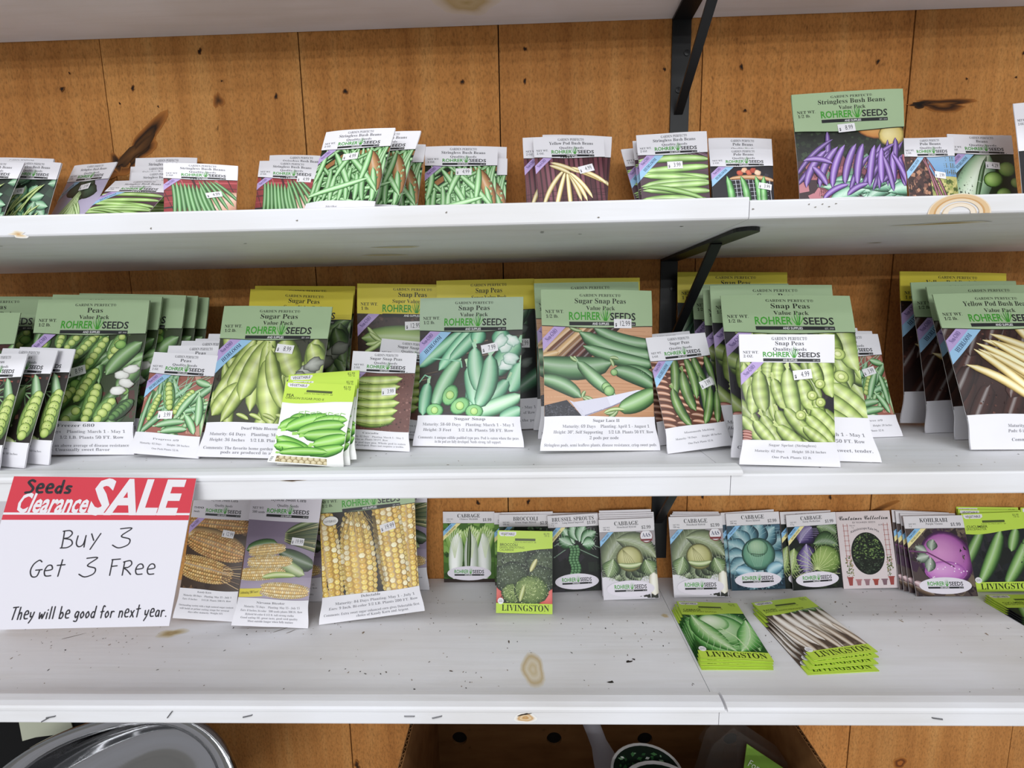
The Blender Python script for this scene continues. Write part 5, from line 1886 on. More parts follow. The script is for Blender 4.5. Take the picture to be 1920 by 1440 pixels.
PACKS = [
    ('leafbean', -0.7299, -0.1400, 0.1069, -0.0505, 0.3911, -0.0708, 0.0859, 0.1251, None, 'white leafy bean packet at the frame edge, front of its three on the upper shelf', 'white packets of leafy bush beans'),
    ('leafbean', -0.6909, -0.1150, 0.1074, -0.0542, 0.2995, -0.0840, 0.0820, 0.1245, ('4.99', 0.386, 0.623, 0.14), 'white leafy bean packet with yellow pods, tucked behind the one at the frame edge', 'white packets of leafy bush beans'),
    ('leafbean', -0.7185, -0.1001, 0.1054, 0.0266, 0.2897, -0.0286, 0.0941, 0.1373, None, 'white leafy bean packet hindmost of three, only its top strip showing', 'white packets of leafy bush beans'),
    ('lilacbean', -0.6503, -0.1002, 0.1055, -0.2519, 0.4767, -0.0355, 0.0872, 0.1453, ('3.99', 0.569, 0.699, 0.14), 'white bean packet leaning askew with lilac ground and dark leaves', None),
    ('flatbean', -0.5486, -0.1499, 0.1068, -0.0040, 0.7469, -0.0781, 0.0927, 0.1287, None, 'white flat bean packet leaning far back beside the red plaid bean packet', 'white packets of flat green beans'),
    ('flatbean', -0.5495, -0.0520, 0.1055, -0.0108, 0.2248, -0.0325, 0.0889, 0.1309, None, 'white flat bean packet behind the reclined one, middle of three header strips', 'white packets of flat green beans'),
    ('flatbean', -0.5369, -0.0649, 0.1050, 0.0113, 0.2366, -0.0218, 0.0853, 0.1189, None, 'white flat bean packet behind the reclined one, lowest of three header strips', 'white packets of flat green beans'),
    ('flatbean', -0.5454, -0.0421, 0.1056, -0.0028, 0.2164, -0.0311, 0.0975, 0.1468, None, 'white flat bean packet against the wall, tallest of three header strips', 'white packets of flat green beans'),
    ('plaidbean', -0.3991, -0.1645, 0.1046, 0.1923, 0.2289, -0.0125, 0.0863, 0.0941, ('4.99', 0.702, 0.567, 0.262), 'white packet of green beans on red plaid, bent, by the far-reclined bean packet', 'white packets of green beans on red plaid'),
    ('plaidbean', -0.3241, -0.1098, 0.1070, 0.0179, 0.2745, -0.0676, 0.0888, 0.1137, ('4.99', 0.744, 0.777, 0.0), 'white packet of green beans on red plaid, overlapped by the tilted bean packet', 'white packets of green beans on red plaid'),
    ('plaidbean', -0.3157, -0.0949, 0.1062, -0.0065, 0.2365, -0.0479, 0.0888, 0.1261, None, 'white packet of red plaid beans behind another, only its top strip showing', 'white packets of green beans on red plaid'),
    ('strikebean', -0.2078, -0.2200, 0.1059, -0.1916, 0.4620, -0.0443, 0.0915, 0.1307, ('4.99', 0.485, 0.683, 0.087), 'tilted white green-bean packet standing foremost on the upper shelf, white foot showing', 'white packets of green beans spilling from a basket'),
    ('strikebean', -0.1928, -0.1900, 0.1069, -0.2220, 0.4816, -0.0668, 0.0958, 0.1414, None, 'tilted white green-bean packet directly behind the foremost tilted one', 'white packets of green beans spilling from a basket'),
    ('strikebean', -0.1793, -0.1449, 0.1061, -0.0751, 0.3557, -0.0477, 0.0908, 0.1294, None, 'white green-bean packet third in the tilted row, shaded by the two before it', 'white packets of green beans spilling from a basket'),
    ('strikebean', -0.0857, -0.0999, 0.1052, 0.0159, 0.2907, -0.0229, 0.1021, 0.1360, ('4.99', 0.542, 0.711, 0.0), 'upright white packet of basket green beans, front one beside the tilted row', 'white packets of green beans spilling from a basket'),
    ('strikebean', -0.0750, -0.0750, 0.1057, 0.0092, 0.2359, -0.0321, 0.1014, 0.1399, None, 'white green-bean packet behind the upright one, its higher corner sticking out', 'white packets of green beans spilling from a basket'),
    ('strikebean', -0.0697, -0.0873, 0.1050, 0.0141, 0.2619, -0.0196, 0.0971, 0.1203, None, 'white green-bean packet behind the upright one, its lower corner sticking out', 'white packets of green beans spilling from a basket'),
    ('yellowpod', 0.0704, -0.1100, 0.1049, 0.1045, 0.2623, 0.0164, 0.0982, 0.1396, ('4.99', 0.716, 0.66, 0.279), 'white packet of yellow pod beans on maroon ground, front one of three', 'white packets of yellow pod beans'),
    ('yellowpod', 0.0532, -0.0970, 0.1043, 0.0735, 0.2321, 0.0037, 0.0970, 0.1426, None, 'white yellow pod bean packet peeping out on the bean-tip side behind the front one', 'white packets of yellow pod beans'),
    ('yellowpod', 0.0681, -0.0840, 0.1074, -0.0207, 0.2191, -0.0690, 0.0975, 0.1452, None, 'white yellow pod bean packet hindmost of three, peeping out toward the bracket', 'white packets of yellow pod beans'),
    ('flatbean2', 0.2055, -0.1100, 0.1054, 0.0211, 0.2113, 0.0282, 0.0944, 0.1360, ('3.99', 0.51, 0.665, 0.0), 'white packet of broad flat green beans under the black bracket, front of three', 'white packets of broad flat green beans'),
    ('flatbean2', 0.2068, -0.0970, 0.1052, 0.0548, 0.2612, 0.0239, 0.0969, 0.1365, None, 'white flat green bean packet in the middle of the three under the bracket', 'white packets of broad flat green beans'),
    ('flatbean2', 0.2126, -0.0839, 0.1093, 0.1397, 0.3682, 0.1089, 0.1019, 0.1373, None, 'white flat green bean packet hindmost under the bracket, slanting and curled', 'white packets of broad flat green beans'),
    ('polebean', 0.2930, -0.1099, 0.1050, -0.0023, 0.2822, -0.0215, 0.0838, 0.1163, ('3.99', 0.845, 0.527, -0.14), 'white pole bean packet with green pods before wire netting, front of two', 'white pole bean packets'),
    ('polebean', 0.2977, -0.0950, 0.1054, 0.0262, 0.2520, -0.0311, 0.0875, 0.1350, None, 'white pole bean packet behind its twin, only the taller header showing', 'white pole bean packets'),
    ('purplebean', 0.4273, -0.1199, 0.1056, 0.0037, 0.1790, 0.0207, 0.1424, 0.1773, ('8.99', 0.461, 0.723, 0.07), 'big green pack of purple bush beans on the upper shelf', None),
    ('limabean', 0.5399, -0.1102, 0.1046, 0.0983, 0.2205, 0.0150, 0.0716, 0.1209, ('3.99', 0.616, 0.563, -0.14), 'white pole bean packet with blue sky picture beside the purple beans', None),
    ('favabean', 0.6257, -0.0900, 0.1055, 0.0598, 0.2672, -0.0307, 0.0919, 0.1334, ('4.29', 0.619, 0.653, -0.07), 'white packet of round pale green shelled beans near the frame edge', None),
    ('plainwhite', 0.6808, -0.1102, 0.1085, 0.1983, 0.1107, 0.1024, 0.0857, 0.1511, None, 'plain white packet edge-on at the far end of the upper shelf', None),
    ('peasvalue', -0.5715, -0.1943, -0.1628, 0.0565, 0.2911, -0.0268, 0.1465, 0.2032, ('8.99', 0.461, 0.521, 0.297), 'green value pack of shelled peas, front one with a price sticker', 'green value packs of shelled peas'),
    ('peasvalue', -0.5715, -0.1782, -0.1616, 0.0564, 0.2910, -0.0430, 0.1483, 0.2086, None, 'green pea value pack directly behind the front one, first step of the fan', 'green value packs of shelled peas'),
    ('peasvalue', -0.5482, -0.1641, -0.1617, 0.0566, 0.2905, -0.0426, 0.1477, 0.2106, None, 'green pea value pack, second step of the fan behind the front one', 'green value packs of shelled peas'),
    ('peasvalue', -0.5414, -0.1501, -0.1622, 0.0568, 0.2907, -0.0337, 0.1522, 0.2101, None, 'green pea value pack, third step of the fan behind the front one', 'green value packs of shelled peas'),
    ('peasvalue', -0.5359, -0.1360, -0.1624, 0.0570, 0.2906, -0.0313, 0.1554, 0.2083, None, 'green pea value pack against the wall, last step of the fan', 'green value packs of shelled peas'),
    ('peasvalue', -0.7590, -0.1351, -0.1630, 0.0539, 0.2370, -0.0221, 0.1600, 0.2106, None, 'green pea value pack beside the fan, cut by the frame edge', 'green value packs of shelled peas'),
    ('beetvalue', -0.7492, -0.1951, -0.1633, -0.0319, 0.3193, -0.0202, 0.1478, 0.1912, None, 'green pack with dark red picture, leaning at the frame edge', None),
    ('telepea', -0.6447, -0.2443, -0.1641, -0.1832, 0.3493, 0.0163, 0.0792, 0.1383, None, 'white packet with an open pea pod at the frame edge, front of three', 'white packets with one open pea pod'),
    ('telepea', -0.6275, -0.2357, -0.1632, -0.1471, 0.3630, -0.0372, 0.0854, 0.1433, None, 'white packet with an open pea pod, middle of the three above the sale sign', 'white packets with one open pea pod'),
    ('telepea', -0.6097, -0.2245, -0.1631, -0.1377, 0.3213, -0.0395, 0.0845, 0.1421, None, 'white packet with an open pea pod, hindmost of the three above the sale sign', 'white packets with one open pea pod'),
    ('progress', -0.4450, -0.2082, -0.1616, -0.0506, 0.3482, -0.0729, 0.0899, 0.1299, ('3.99', 0.429, 0.383, 0.087), 'white packet of pea pods on red ground beside the shelled peas, front one', 'white packets of peas on red ground'),
    ('progress', -0.4306, -0.1964, -0.1637, -0.0510, 0.3481, -0.0240, 0.0901, 0.1415, None, 'white pea packet first behind the front one, its title strip showing', 'white packets of peas on red ground'),
    ('progress', -0.4212, -0.1867, -0.1636, -0.0511, 0.3481, -0.0264, 0.0904, 0.1472, None, 'white pea packet second behind the front one, a thin strip showing', 'white packets of peas on red ground'),
    ('progress', -0.4101, -0.1769, -0.1635, -0.0512, 0.3481, -0.0282, 0.0896, 0.1494, None, 'white pea packet third behind the front one, a thin strip showing', 'white packets of peas on red ground'),
    ('progress', -0.3996, -0.1672, -0.1634, -0.0513, 0.3481, -0.0307, 0.0898, 0.1555, None, 'white pea packet hindmost of its five, a corner showing by the sugar peas', 'white packets of peas on red ground'),
    ('sugarpea', -0.3246, -0.2172, -0.1631, -0.0383, 0.3657, -0.0242, 0.1451, 0.1942, ('8.99', 0.634, 0.701, -0.105), 'green value pack of broad pale sugar pea pods behind the lime packets', None),
    ('sugarpeasuper', -0.3442, -0.0950, -0.1601, -0.0092, 0.2349, -0.0598, 0.1585, 0.2094, None, 'yellow sugar pea pack behind the green sugar pea pack, front of two', 'yellow packs of sugar peas'),
    ('sugarpeasuper', -0.3404, -0.0789, -0.1629, -0.0093, 0.2349, -0.0239, 0.1570, 0.2210, None, 'yellow sugar pea pack at the wall behind its twin', 'yellow packs of sugar peas'),
    ('snapsuper', -0.1755, -0.0750, -0.1619, 0.0231, 0.1259, -0.0365, 0.1576, 0.2138, ('12.99', 0.544, 0.712, 0.052), 'yellow snap pea pack with brown soil picture and price sticker', None),
    ('cascadia', -0.1889, -0.1888, -0.1627, -0.0475, 0.3162, -0.0490, 0.0857, 0.1261, ('3.99', 0.634, 0.588, 0.105), 'white packet of stacked snap pea pods on brown soil, front of two', 'white packets of stacked snap pods on brown'),
    ('cascadia', -0.1757, -0.1348, -0.1604, -0.0866, 0.3432, -0.1001, 0.0920, 0.1368, None, 'white packet of stacked snap pea pods half hidden behind its twin', 'white packets of stacked snap pods on brown'),
    ('oregon', -0.2502, -0.2487, -0.1622, -0.0583, 0.4176, -0.0629, 0.0877, 0.0962, None, 'lime packet of sugar pod peas with a seed window, front of three', 'lime packets of sugar pod peas'),
    ('oregon', -0.2439, -0.2420, -0.1647, -0.0580, 0.4190, -0.0000, 0.0844, 0.1022, None, 'lime packet of sugar pod peas, middle of three', 'lime packets of sugar pod peas'),
    ('oregon', -0.2423, -0.2347, -0.1625, -0.0570, 0.4176, 0.0526, 0.0906, 0.1080, None, 'lime packet of sugar pod peas, hindmost of three', 'lime packets of sugar pod peas'),
    ('snapvalue', -0.0740, -0.1738, -0.1641, -0.0656, 0.2617, -0.0087, 0.1394, 0.1963, ('7.99', 0.694, 0.649, 0.209), 'green value pack of blue-green snap peas with white blossoms', None),
    ('snapsuper2', -0.0491, -0.0892, -0.1638, 0.0887, 0.1744, 0.0121, 0.1447, 0.2213, ('12.99', 0.856, 0.567, 0.0), 'yellow pack of dark snap peas behind the blue-green snap peas', 'yellow packs of dark snap peas'),
    ('sugarlace', 0.0902, -0.2039, -0.1626, 0.0825, 0.2616, -0.0302, 0.1415, 0.2000, ('12.99', 0.726, 0.783, 0.0), 'green pack of snap peas and a knife on a cutting board, front of two', 'green packs of snap peas on a cutting board'),
    ('sugarlace', 0.0936, -0.1274, -0.1647, 0.1171, 0.2042, 0.0000, 0.1494, 0.2138, None, 'green pack of cutting board snap peas peeping out behind its twin', 'green packs of snap peas on a cutting board'),
    ('snapsuper2', 0.0913, -0.0900, -0.1642, 0.0020, 0.1580, -0.0064, 0.1541, 0.2196, None, 'yellow pack behind the cutting board snap peas, a thin top strip showing', 'yellow packs of dark snap peas'),
    ('mammoth', 0.2089, -0.2057, -0.1620, 0.1649, 0.3606, 0.0709, 0.0812, 0.1439, ('3.99', 0.809, 0.543, 0.279), 'white tilted packet of dark pea pods on basketwork, front of two', 'white packets of dark pods on basketwork'),
    ('mammoth', 0.2058, -0.1682, -0.1623, 0.2277, 0.3386, 0.0655, 0.0767, 0.1445, None, 'white packet of basketwork pea pods peeping out behind its tilted twin', 'white packets of dark pods on basketwork'),
    ('sprintvalue', 0.3076, -0.2484, -0.1630, -0.0741, 0.4348, -0.0242, 0.1512, 0.2000, None, 'green value pack of pale snap peas behind the white snap pea packet', 'green packs of pale snap peas with cut pods'),
    ('sprintvalue', 0.3143, -0.1900, -0.1638, -0.0089, 0.2816, -0.0125, 0.1552, 0.2049, None, 'green snap pea pack second in its row, its header corner behind the front one', 'green packs of pale snap peas with cut pods'),
    ('sprintvalue', 0.3106, -0.1701, -0.1638, -0.0146, 0.2635, -0.0118, 0.1539, 0.1992, None, 'green snap pea pack third in its row, a sliver between its neighbours', 'green packs of pale snap peas with cut pods'),
    ('sprintvalue', 0.3094, -0.1049, -0.1644, 0.0244, 0.1943, -0.0041, 0.1382, 0.2075, None, 'green snap pea pack hindmost in its row, beside the bracket brace', 'green packs of pale snap peas with cut pods'),
    ('snapsuper2', 0.3093, -0.0560, -0.1629, -0.0037, 0.1385, -0.0216, 0.1645, 0.2246, None, 'yellow snap pea pack at the wall behind the black bracket brace', 'yellow packs of dark snap peas'),
    ('sprintwhite', 0.2813, -0.2653, -0.1636, -0.0552, 0.2223, -0.0219, 0.0997, 0.1418, ('4.99', 0.651, 0.689, 0.122), 'white packet of pale snap peas standing foremost on the middle shelf', None),
    ('progress', 0.4473, -0.1512, -0.1646, 0.1109, 0.3783, -0.0035, 0.0868, 0.1407, ('3.99', 0.695, 0.622, 0.244), 'white packet of pea pods on red ground beside the green snap peas, front one', 'white packets of peas on red ground'),
    ('progress', 0.4447, -0.1393, -0.1638, 0.1113, 0.3782, -0.0223, 0.0896, 0.1444, None, 'white pea packet behind the one beside the green snap peas, a step higher', 'white packets of peas on red ground'),
    ('progress', 0.4322, -0.1296, -0.1638, 0.1115, 0.3781, -0.0220, 0.0890, 0.1490, None, 'white pea packet at the back beside the green snap peas, topmost strip', 'white packets of peas on red ground'),
    ('yellowsuper', 0.6139, -0.0861, -0.1622, 0.0829, 0.1666, -0.0310, 0.1629, 0.2158, None, 'yellow pack of yellow pod beans at the wall end of its row', 'packs of yellow pod beans'),
    ('yellowvalue', 0.6125, -0.1260, -0.1647, 0.0649, 0.2414, -0.0000, 0.1530, 0.2063, None, 'green pack of yellow pod beans right before the yellow pack', 'packs of yellow pod beans'),
    ('yellowvalue', 0.6246, -0.1612, -0.1647, 0.0611, 0.3346, -0.0000, 0.1606, 0.2048, None, 'green pack of yellow pod beans second from the front, mostly a strip', 'packs of yellow pod beans'),
    ('yellowvalue', 0.5909, -0.2146, -0.1640, 0.0170, 0.4139, -0.0107, 0.1453, 0.1974, None, 'green pack of yellow pod beans, front one with many pale beans', 'packs of yellow pod beans'),
    ('kandy', -0.4861, -0.1182, -0.4427, 0.0417, 0.2981, -0.0862, 0.0924, 0.1900, ('12.99', 0.695, 0.663, -0.105), 'white sweet corn pack with two golden ears, beside the sale sign', 'sweet corn packs'),
    ('nirvana', -0.3769, -0.1358, -0.4416, 0.0990, 0.3021, -0.0984, 0.1055, 0.1950, ('19.99', 0.745, 0.621, -0.07), 'white sweet corn pack with ears on lilac and a yellow banner', 'sweet corn packs'),
    ('nirvana', -0.3817, -0.0672, -0.4465, 0.0353, 0.2132, -0.0000, 0.1055, 0.1900, None, 'white sweet corn pack behind, showing a strip between the two front corn packs', 'sweet corn packs'),
    ('delectable', -0.2329, -0.1145, -0.4421, 0.1076, 0.3425, 0.0621, 0.1499, 0.2050, ('19.99', 0.708, 0.627, 0.209), 'green topped pack with three large ears of yellow and white corn', 'sweet corn packs'),
    ('nirvana', -0.2216, -0.0345, -0.4458, 0.0065, 0.1253, -0.0121, 0.1128, 0.1900, None, 'white sweet corn pack peeping out behind the large yellow ears', 'sweet corn packs'),
    ('kandy', -0.8312, -0.1356, -0.4465, 0.0704, 0.2220, -0.0000, 0.1058, 0.1900, None, 'white sweet corn pack at the frame edge, hidden behind the sale sign', 'sweet corn packs'),
    ('michihli', -0.0991, -0.0130, -0.4459, 0.0209, 0.0696, -0.0139, 0.0866, 0.1225, None, 'small packet of pale leafy cabbage, outermost beside the bare wall', 'small packets of pale leafy cabbage'),
    ('michihli', -0.0115, -0.0217, -0.4464, 0.0193, 0.1218, -0.0029, 0.0863, 0.1225, None, 'small packet of pale leafy cabbage hidden behind the lime broccoli packet', 'small packets of pale leafy cabbage'),
    ('rbroccoli', -0.0029, -0.0375, -0.4459, 0.0435, 0.1887, -0.0151, 0.0876, 0.1228, None, 'small broccoli packet with white title behind the lime broccoli packet', 'small broccoli packets with white title'),
    ('rbroccoli', 0.0022, -0.0324, -0.4459, -0.0018, 0.1796, 0.0146, 0.0857, 0.1252, None, 'small broccoli packet hindmost, a thin edge above its twin', 'small broccoli packets with white title'),
    ('lbroccoli', -0.0061, -0.1006, -0.4453, 0.0085, 0.3009, -0.0286, 0.0854, 0.1208, None, 'lime broccoli packet standing in front on the lowest shelf', None),
    ('brussel', 0.0809, -0.0439, -0.4444, -0.0120, 0.1946, 0.0509, 0.0825, 0.1233, None, 'small packet of brussels sprouts on dark ground, front one', 'small brussels sprouts packets'),
    ('brussel', 0.0780, -0.0322, -0.4462, -0.0011, 0.1859, 0.0072, 0.0815, 0.1233, None, 'small brussels sprouts packet behind its twin, a thin edge showing', 'small brussels sprouts packets'),
    ('stonehead', 0.1631, -0.0649, -0.4451, -0.0066, 0.2645, 0.0336, 0.0871, 0.1235, None, 'round cabbage packet in front of its pile, next to the brussels sprouts', 'small packets of round green cabbage'),
    ('stonehead', 0.1636, -0.0596, -0.4458, -0.0067, 0.2645, 0.0177, 0.0870, 0.1252, None, 'round cabbage packet second in the pile next to the brussels sprouts', 'small packets of round green cabbage'),
    ('stonehead', 0.1635, -0.0564, -0.4457, -0.0067, 0.2646, 0.0180, 0.0875, 0.1272, None, 'round cabbage packet third in the pile next to the brussels sprouts', 'small packets of round green cabbage'),
    ('stonehead', 0.1642, -0.0532, -0.4458, -0.0067, 0.2645, 0.0172, 0.0894, 0.1293, None, 'round cabbage packet fourth in the pile next to the brussels sprouts', 'small packets of round green cabbage'),
    ('stonehead', 0.1641, -0.0497, -0.4456, -0.0066, 0.2647, 0.0224, 0.0846, 0.1319, None, 'round cabbage packet hindmost in the pile next to the brussels sprouts', 'small packets of round green cabbage'),
    ('stonehead', 0.2744, -0.0592, -0.4458, -0.0018, 0.2854, 0.0159, 0.0853, 0.1243, None, 'round cabbage packet in front of its pile, next to the blue cabbage', 'small packets of round green cabbage'),
    ('stonehead', 0.2744, -0.0536, -0.4463, -0.0016, 0.2856, -0.0060, 0.0817, 0.1252, None, 'round cabbage packet second in the pile next to the blue cabbage', 'small packets of round green cabbage'),
    ('stonehead', 0.2763, -0.0501, -0.4462, -0.0014, 0.2857, -0.0078, 0.0769, 0.1261, None, 'round cabbage packet third in the pile next to the blue cabbage', 'small packets of round green cabbage'),
    ('stonehead', 0.2770, -0.0467, -0.4462, -0.0013, 0.2857, -0.0090, 0.0742, 0.1272, None, 'round cabbage packet hindmost in the pile next to the blue cabbage', 'small packets of round green cabbage'),
    ('bravo', 0.3728, -0.0408, -0.4448, -0.0129, 0.2161, 0.0399, 0.0854, 0.1226, None, 'small packet of blue-green cabbage, front of two', 'small packets of blue cabbage'),
    ('bravo', 0.3694, -0.0366, -0.4439, -0.0132, 0.2165, 0.0626, 0.0860, 0.1228, None, 'small packet of blue-green cabbage behind its twin', 'small packets of blue cabbage'),
    ('savoy', 0.4683, -0.0392, -0.4447, 0.0271, 0.2066, 0.0457, 0.0808, 0.1200, None, 'small packet of crinkled green and purple cabbage, front of two', 'small packets of crinkled cabbage'),
    ('savoy', 0.4594, -0.0346, -0.4458, 0.0270, 0.2066, 0.0176, 0.0830, 0.1230, None, 'small packet of crinkled green and purple cabbage behind its twin', 'small packets of crinkled cabbage'),
    ('container', 0.5536, -0.0375, -0.4449, -0.0366, 0.2418, 0.0393, 0.0850, 0.1215, None, 'pale pink packet with an oval kale picture and drawn flower pots', None),
    ('kohlrabi', 0.6539, -0.0600, -0.4452, -0.0515, 0.3310, 0.0309, 0.0900, 0.1216, None, 'small packet of purple kohlrabi, front of four', 'small purple kohlrabi packets'),
    ('kohlrabi', 0.6489, -0.0535, -0.4456, -0.0517, 0.3311, -0.0202, 0.0913, 0.1216, None, 'small purple kohlrabi packet, second of four', 'small purple kohlrabi packets'),
    ('kohlrabi', 0.6430, -0.0501, -0.4453, -0.0516, 0.3312, -0.0282, 0.0910, 0.1233, None, 'small purple kohlrabi packet, third of four', 'small purple kohlrabi packets'),
    ('kohlrabi', 0.6372, -0.0464, -0.4450, -0.0513, 0.3315, -0.0354, 0.0878, 0.1233, None, 'small purple kohlrabi packet, hindmost of four', 'small purple kohlrabi packets'),
    ('cucumber', 0.7548, -0.0487, -0.4442, -0.0742, 0.2962, 0.0545, 0.0900, 0.1205, None, 'lime cucumber packet standing beside the kohlrabi, front one', 'lime cucumber packets'),
    ('cucumber', 0.7503, -0.0440, -0.4462, -0.0745, 0.2961, 0.0062, 0.0922, 0.1254, None, 'lime cucumber packet behind the front one, its top strip showing', 'lime cucumber packets'),
    ('cucumber', 0.7507, -0.0411, -0.4462, -0.0744, 0.2962, 0.0072, 0.0922, 0.1284, None, 'lime cucumber packet hindmost beside the kohlrabi, darkest top strip', 'lime cucumber packets'),
    ('cucumber', 0.8514, -0.0303, -0.4465, -0.0500, 0.1950, -0.0000, 0.0933, 0.1244, None, 'lime cucumber packet at the frame edge, a sliver beside the others', 'lime cucumber packets'),
]
for d, x, y, z, yaw, lean, roll, w, h, st, label, group in PACKS:
    packet(d, x, y, Z0 + z, yaw, lean, roll, w, h, label, group, st)

# packets lying flat in fanned piles
def flat_pile(design_name, rows, group, names, w, h):
    for (cx, cy, ax, ay, z), label in zip(rows, names):
        X, Y, Z = Vector((math.cos(ax), math.sin(ax), 0)), Vector((0, 0, -1)), Vector((-math.sin(ax), math.cos(ax), 0))
        a, ms = get(design_name)
        sx, sz = w * 1000 / a.W, h * 1000 / a.H
        p = Vector((cx, cy, z)) - Z * h / 2
        root = empty('seed_packet')
        root.matrix_world = Matrix(((X.x * sx, Y.x, Z.x * sz, p.x), (X.y * sx, Y.y, Z.y * sz, p.y), (X.z * sx, Y.z, Z.z * sz, p.z), (0, 0, 0, 1)))
        tag(root, label, 'seed packet', group)
        for nm, me in ms.items():
            link(nm, me, root)


R = math.radians
flat_pile('lcabbage', [(.2690, -.1458, R(-3.5), 0, ZB + .0076), (.2664, -.1485, R(-2.2), 0, ZB + .0053), (.2642, -.1515, R(-1.2), 0, ZB + .003), (.2626, -.1535, R(0), 0, ZB + .0007)],
          'lime cabbage packets in a flat pile', ['lime cabbage packet lying on top of its flat pile', 'lime cabbage packet, second from the top of its flat pile', 'lime cabbage packet, third from the top of its flat pile', 'lime cabbage packet at the bottom of its flat pile'], .0895, .123)
flat_pile('lradish', [(.3939, -.1422, R(10), 0, ZB + .0099), (.3926, -.1470, R(8), 0, ZB + .0076), (.3890, -.1525, R(6), 0, ZB + .0042), (.3862, -.1590, R(4), 0, ZB + .0007)],
          'lime white radish packets in a flat pile', ['lime white radish packet lying on top of its fanned pile', 'lime white radish packet, second from the top of its pile', 'lime white radish packet, third from the top of its fanned pile', 'lime white radish packet at the bottom of its fanned pile'], .0915, .123)
flat_pile('cucumber', [(.752, -.128, R(1), 0, ZB + .0076), (.750, -.1295, R(1.5), 0, ZB + .0053), (.7485, -.131, R(2), 0, ZB + .003), (.747, -.1325, R(2.5), 0, ZB + .0007)],
          'cucumber packets lying in a flat pile', ['lime cucumber packet lying on top of the flat pile by the frame edge', 'lime cucumber packet, second from the top of the flat edge pile', 'lime cucumber packet, third from the top of the flat edge pile', 'lime cucumber packet at the bottom of the flat edge pile'], .092, .123)

# ------------------------------------------------------------------ hand-written sale sign hanging from the middle shelf
def stroke(mb, pts, w, col, y, to):
    """round-ended felt pen stroke on the sign's face, smoothed through its points"""
    P = [Vector((p[0], p[1])) for p in pts]
    if len(P) > 2:
        Q = []
        for i in range(len(P) - 1):
            p0, p1, p2, p3 = P[max(0, i - 1)], P[i], P[i + 1], P[min(len(P) - 1, i + 2)]
            for k in range(5):
                t = k / 5
                Q.append(.5 * ((2 * p1) + (p2 - p0) * t + (2 * p0 - 5 * p1 + 4 * p2 - p3) * t * t + (3 * p1 - p0 - 3 * p2 + p3) * t ** 3))
        Q.append(P[-1])
        P = Q
    for i, (a, b) in enumerate(zip(P, P[1:])):
        d = b - a
        if d.length < 1e-7:
            continue
        d.normalize()
        n = Vector((-d.y, d.x)) * w / 2
        mb.face([to(*(a - n), y), to(*(b - n), y), to(*(b + n), y), to(*(a + n), y)], col)
    for i, c in enumerate(P):
        mb.face([to(c.x + w / 2 * math.cos(PI * k / 4), c.y + w / 2 * math.sin(PI * k / 4), y + .000006 * (1 + i % 2)) for k in range(8)], col)


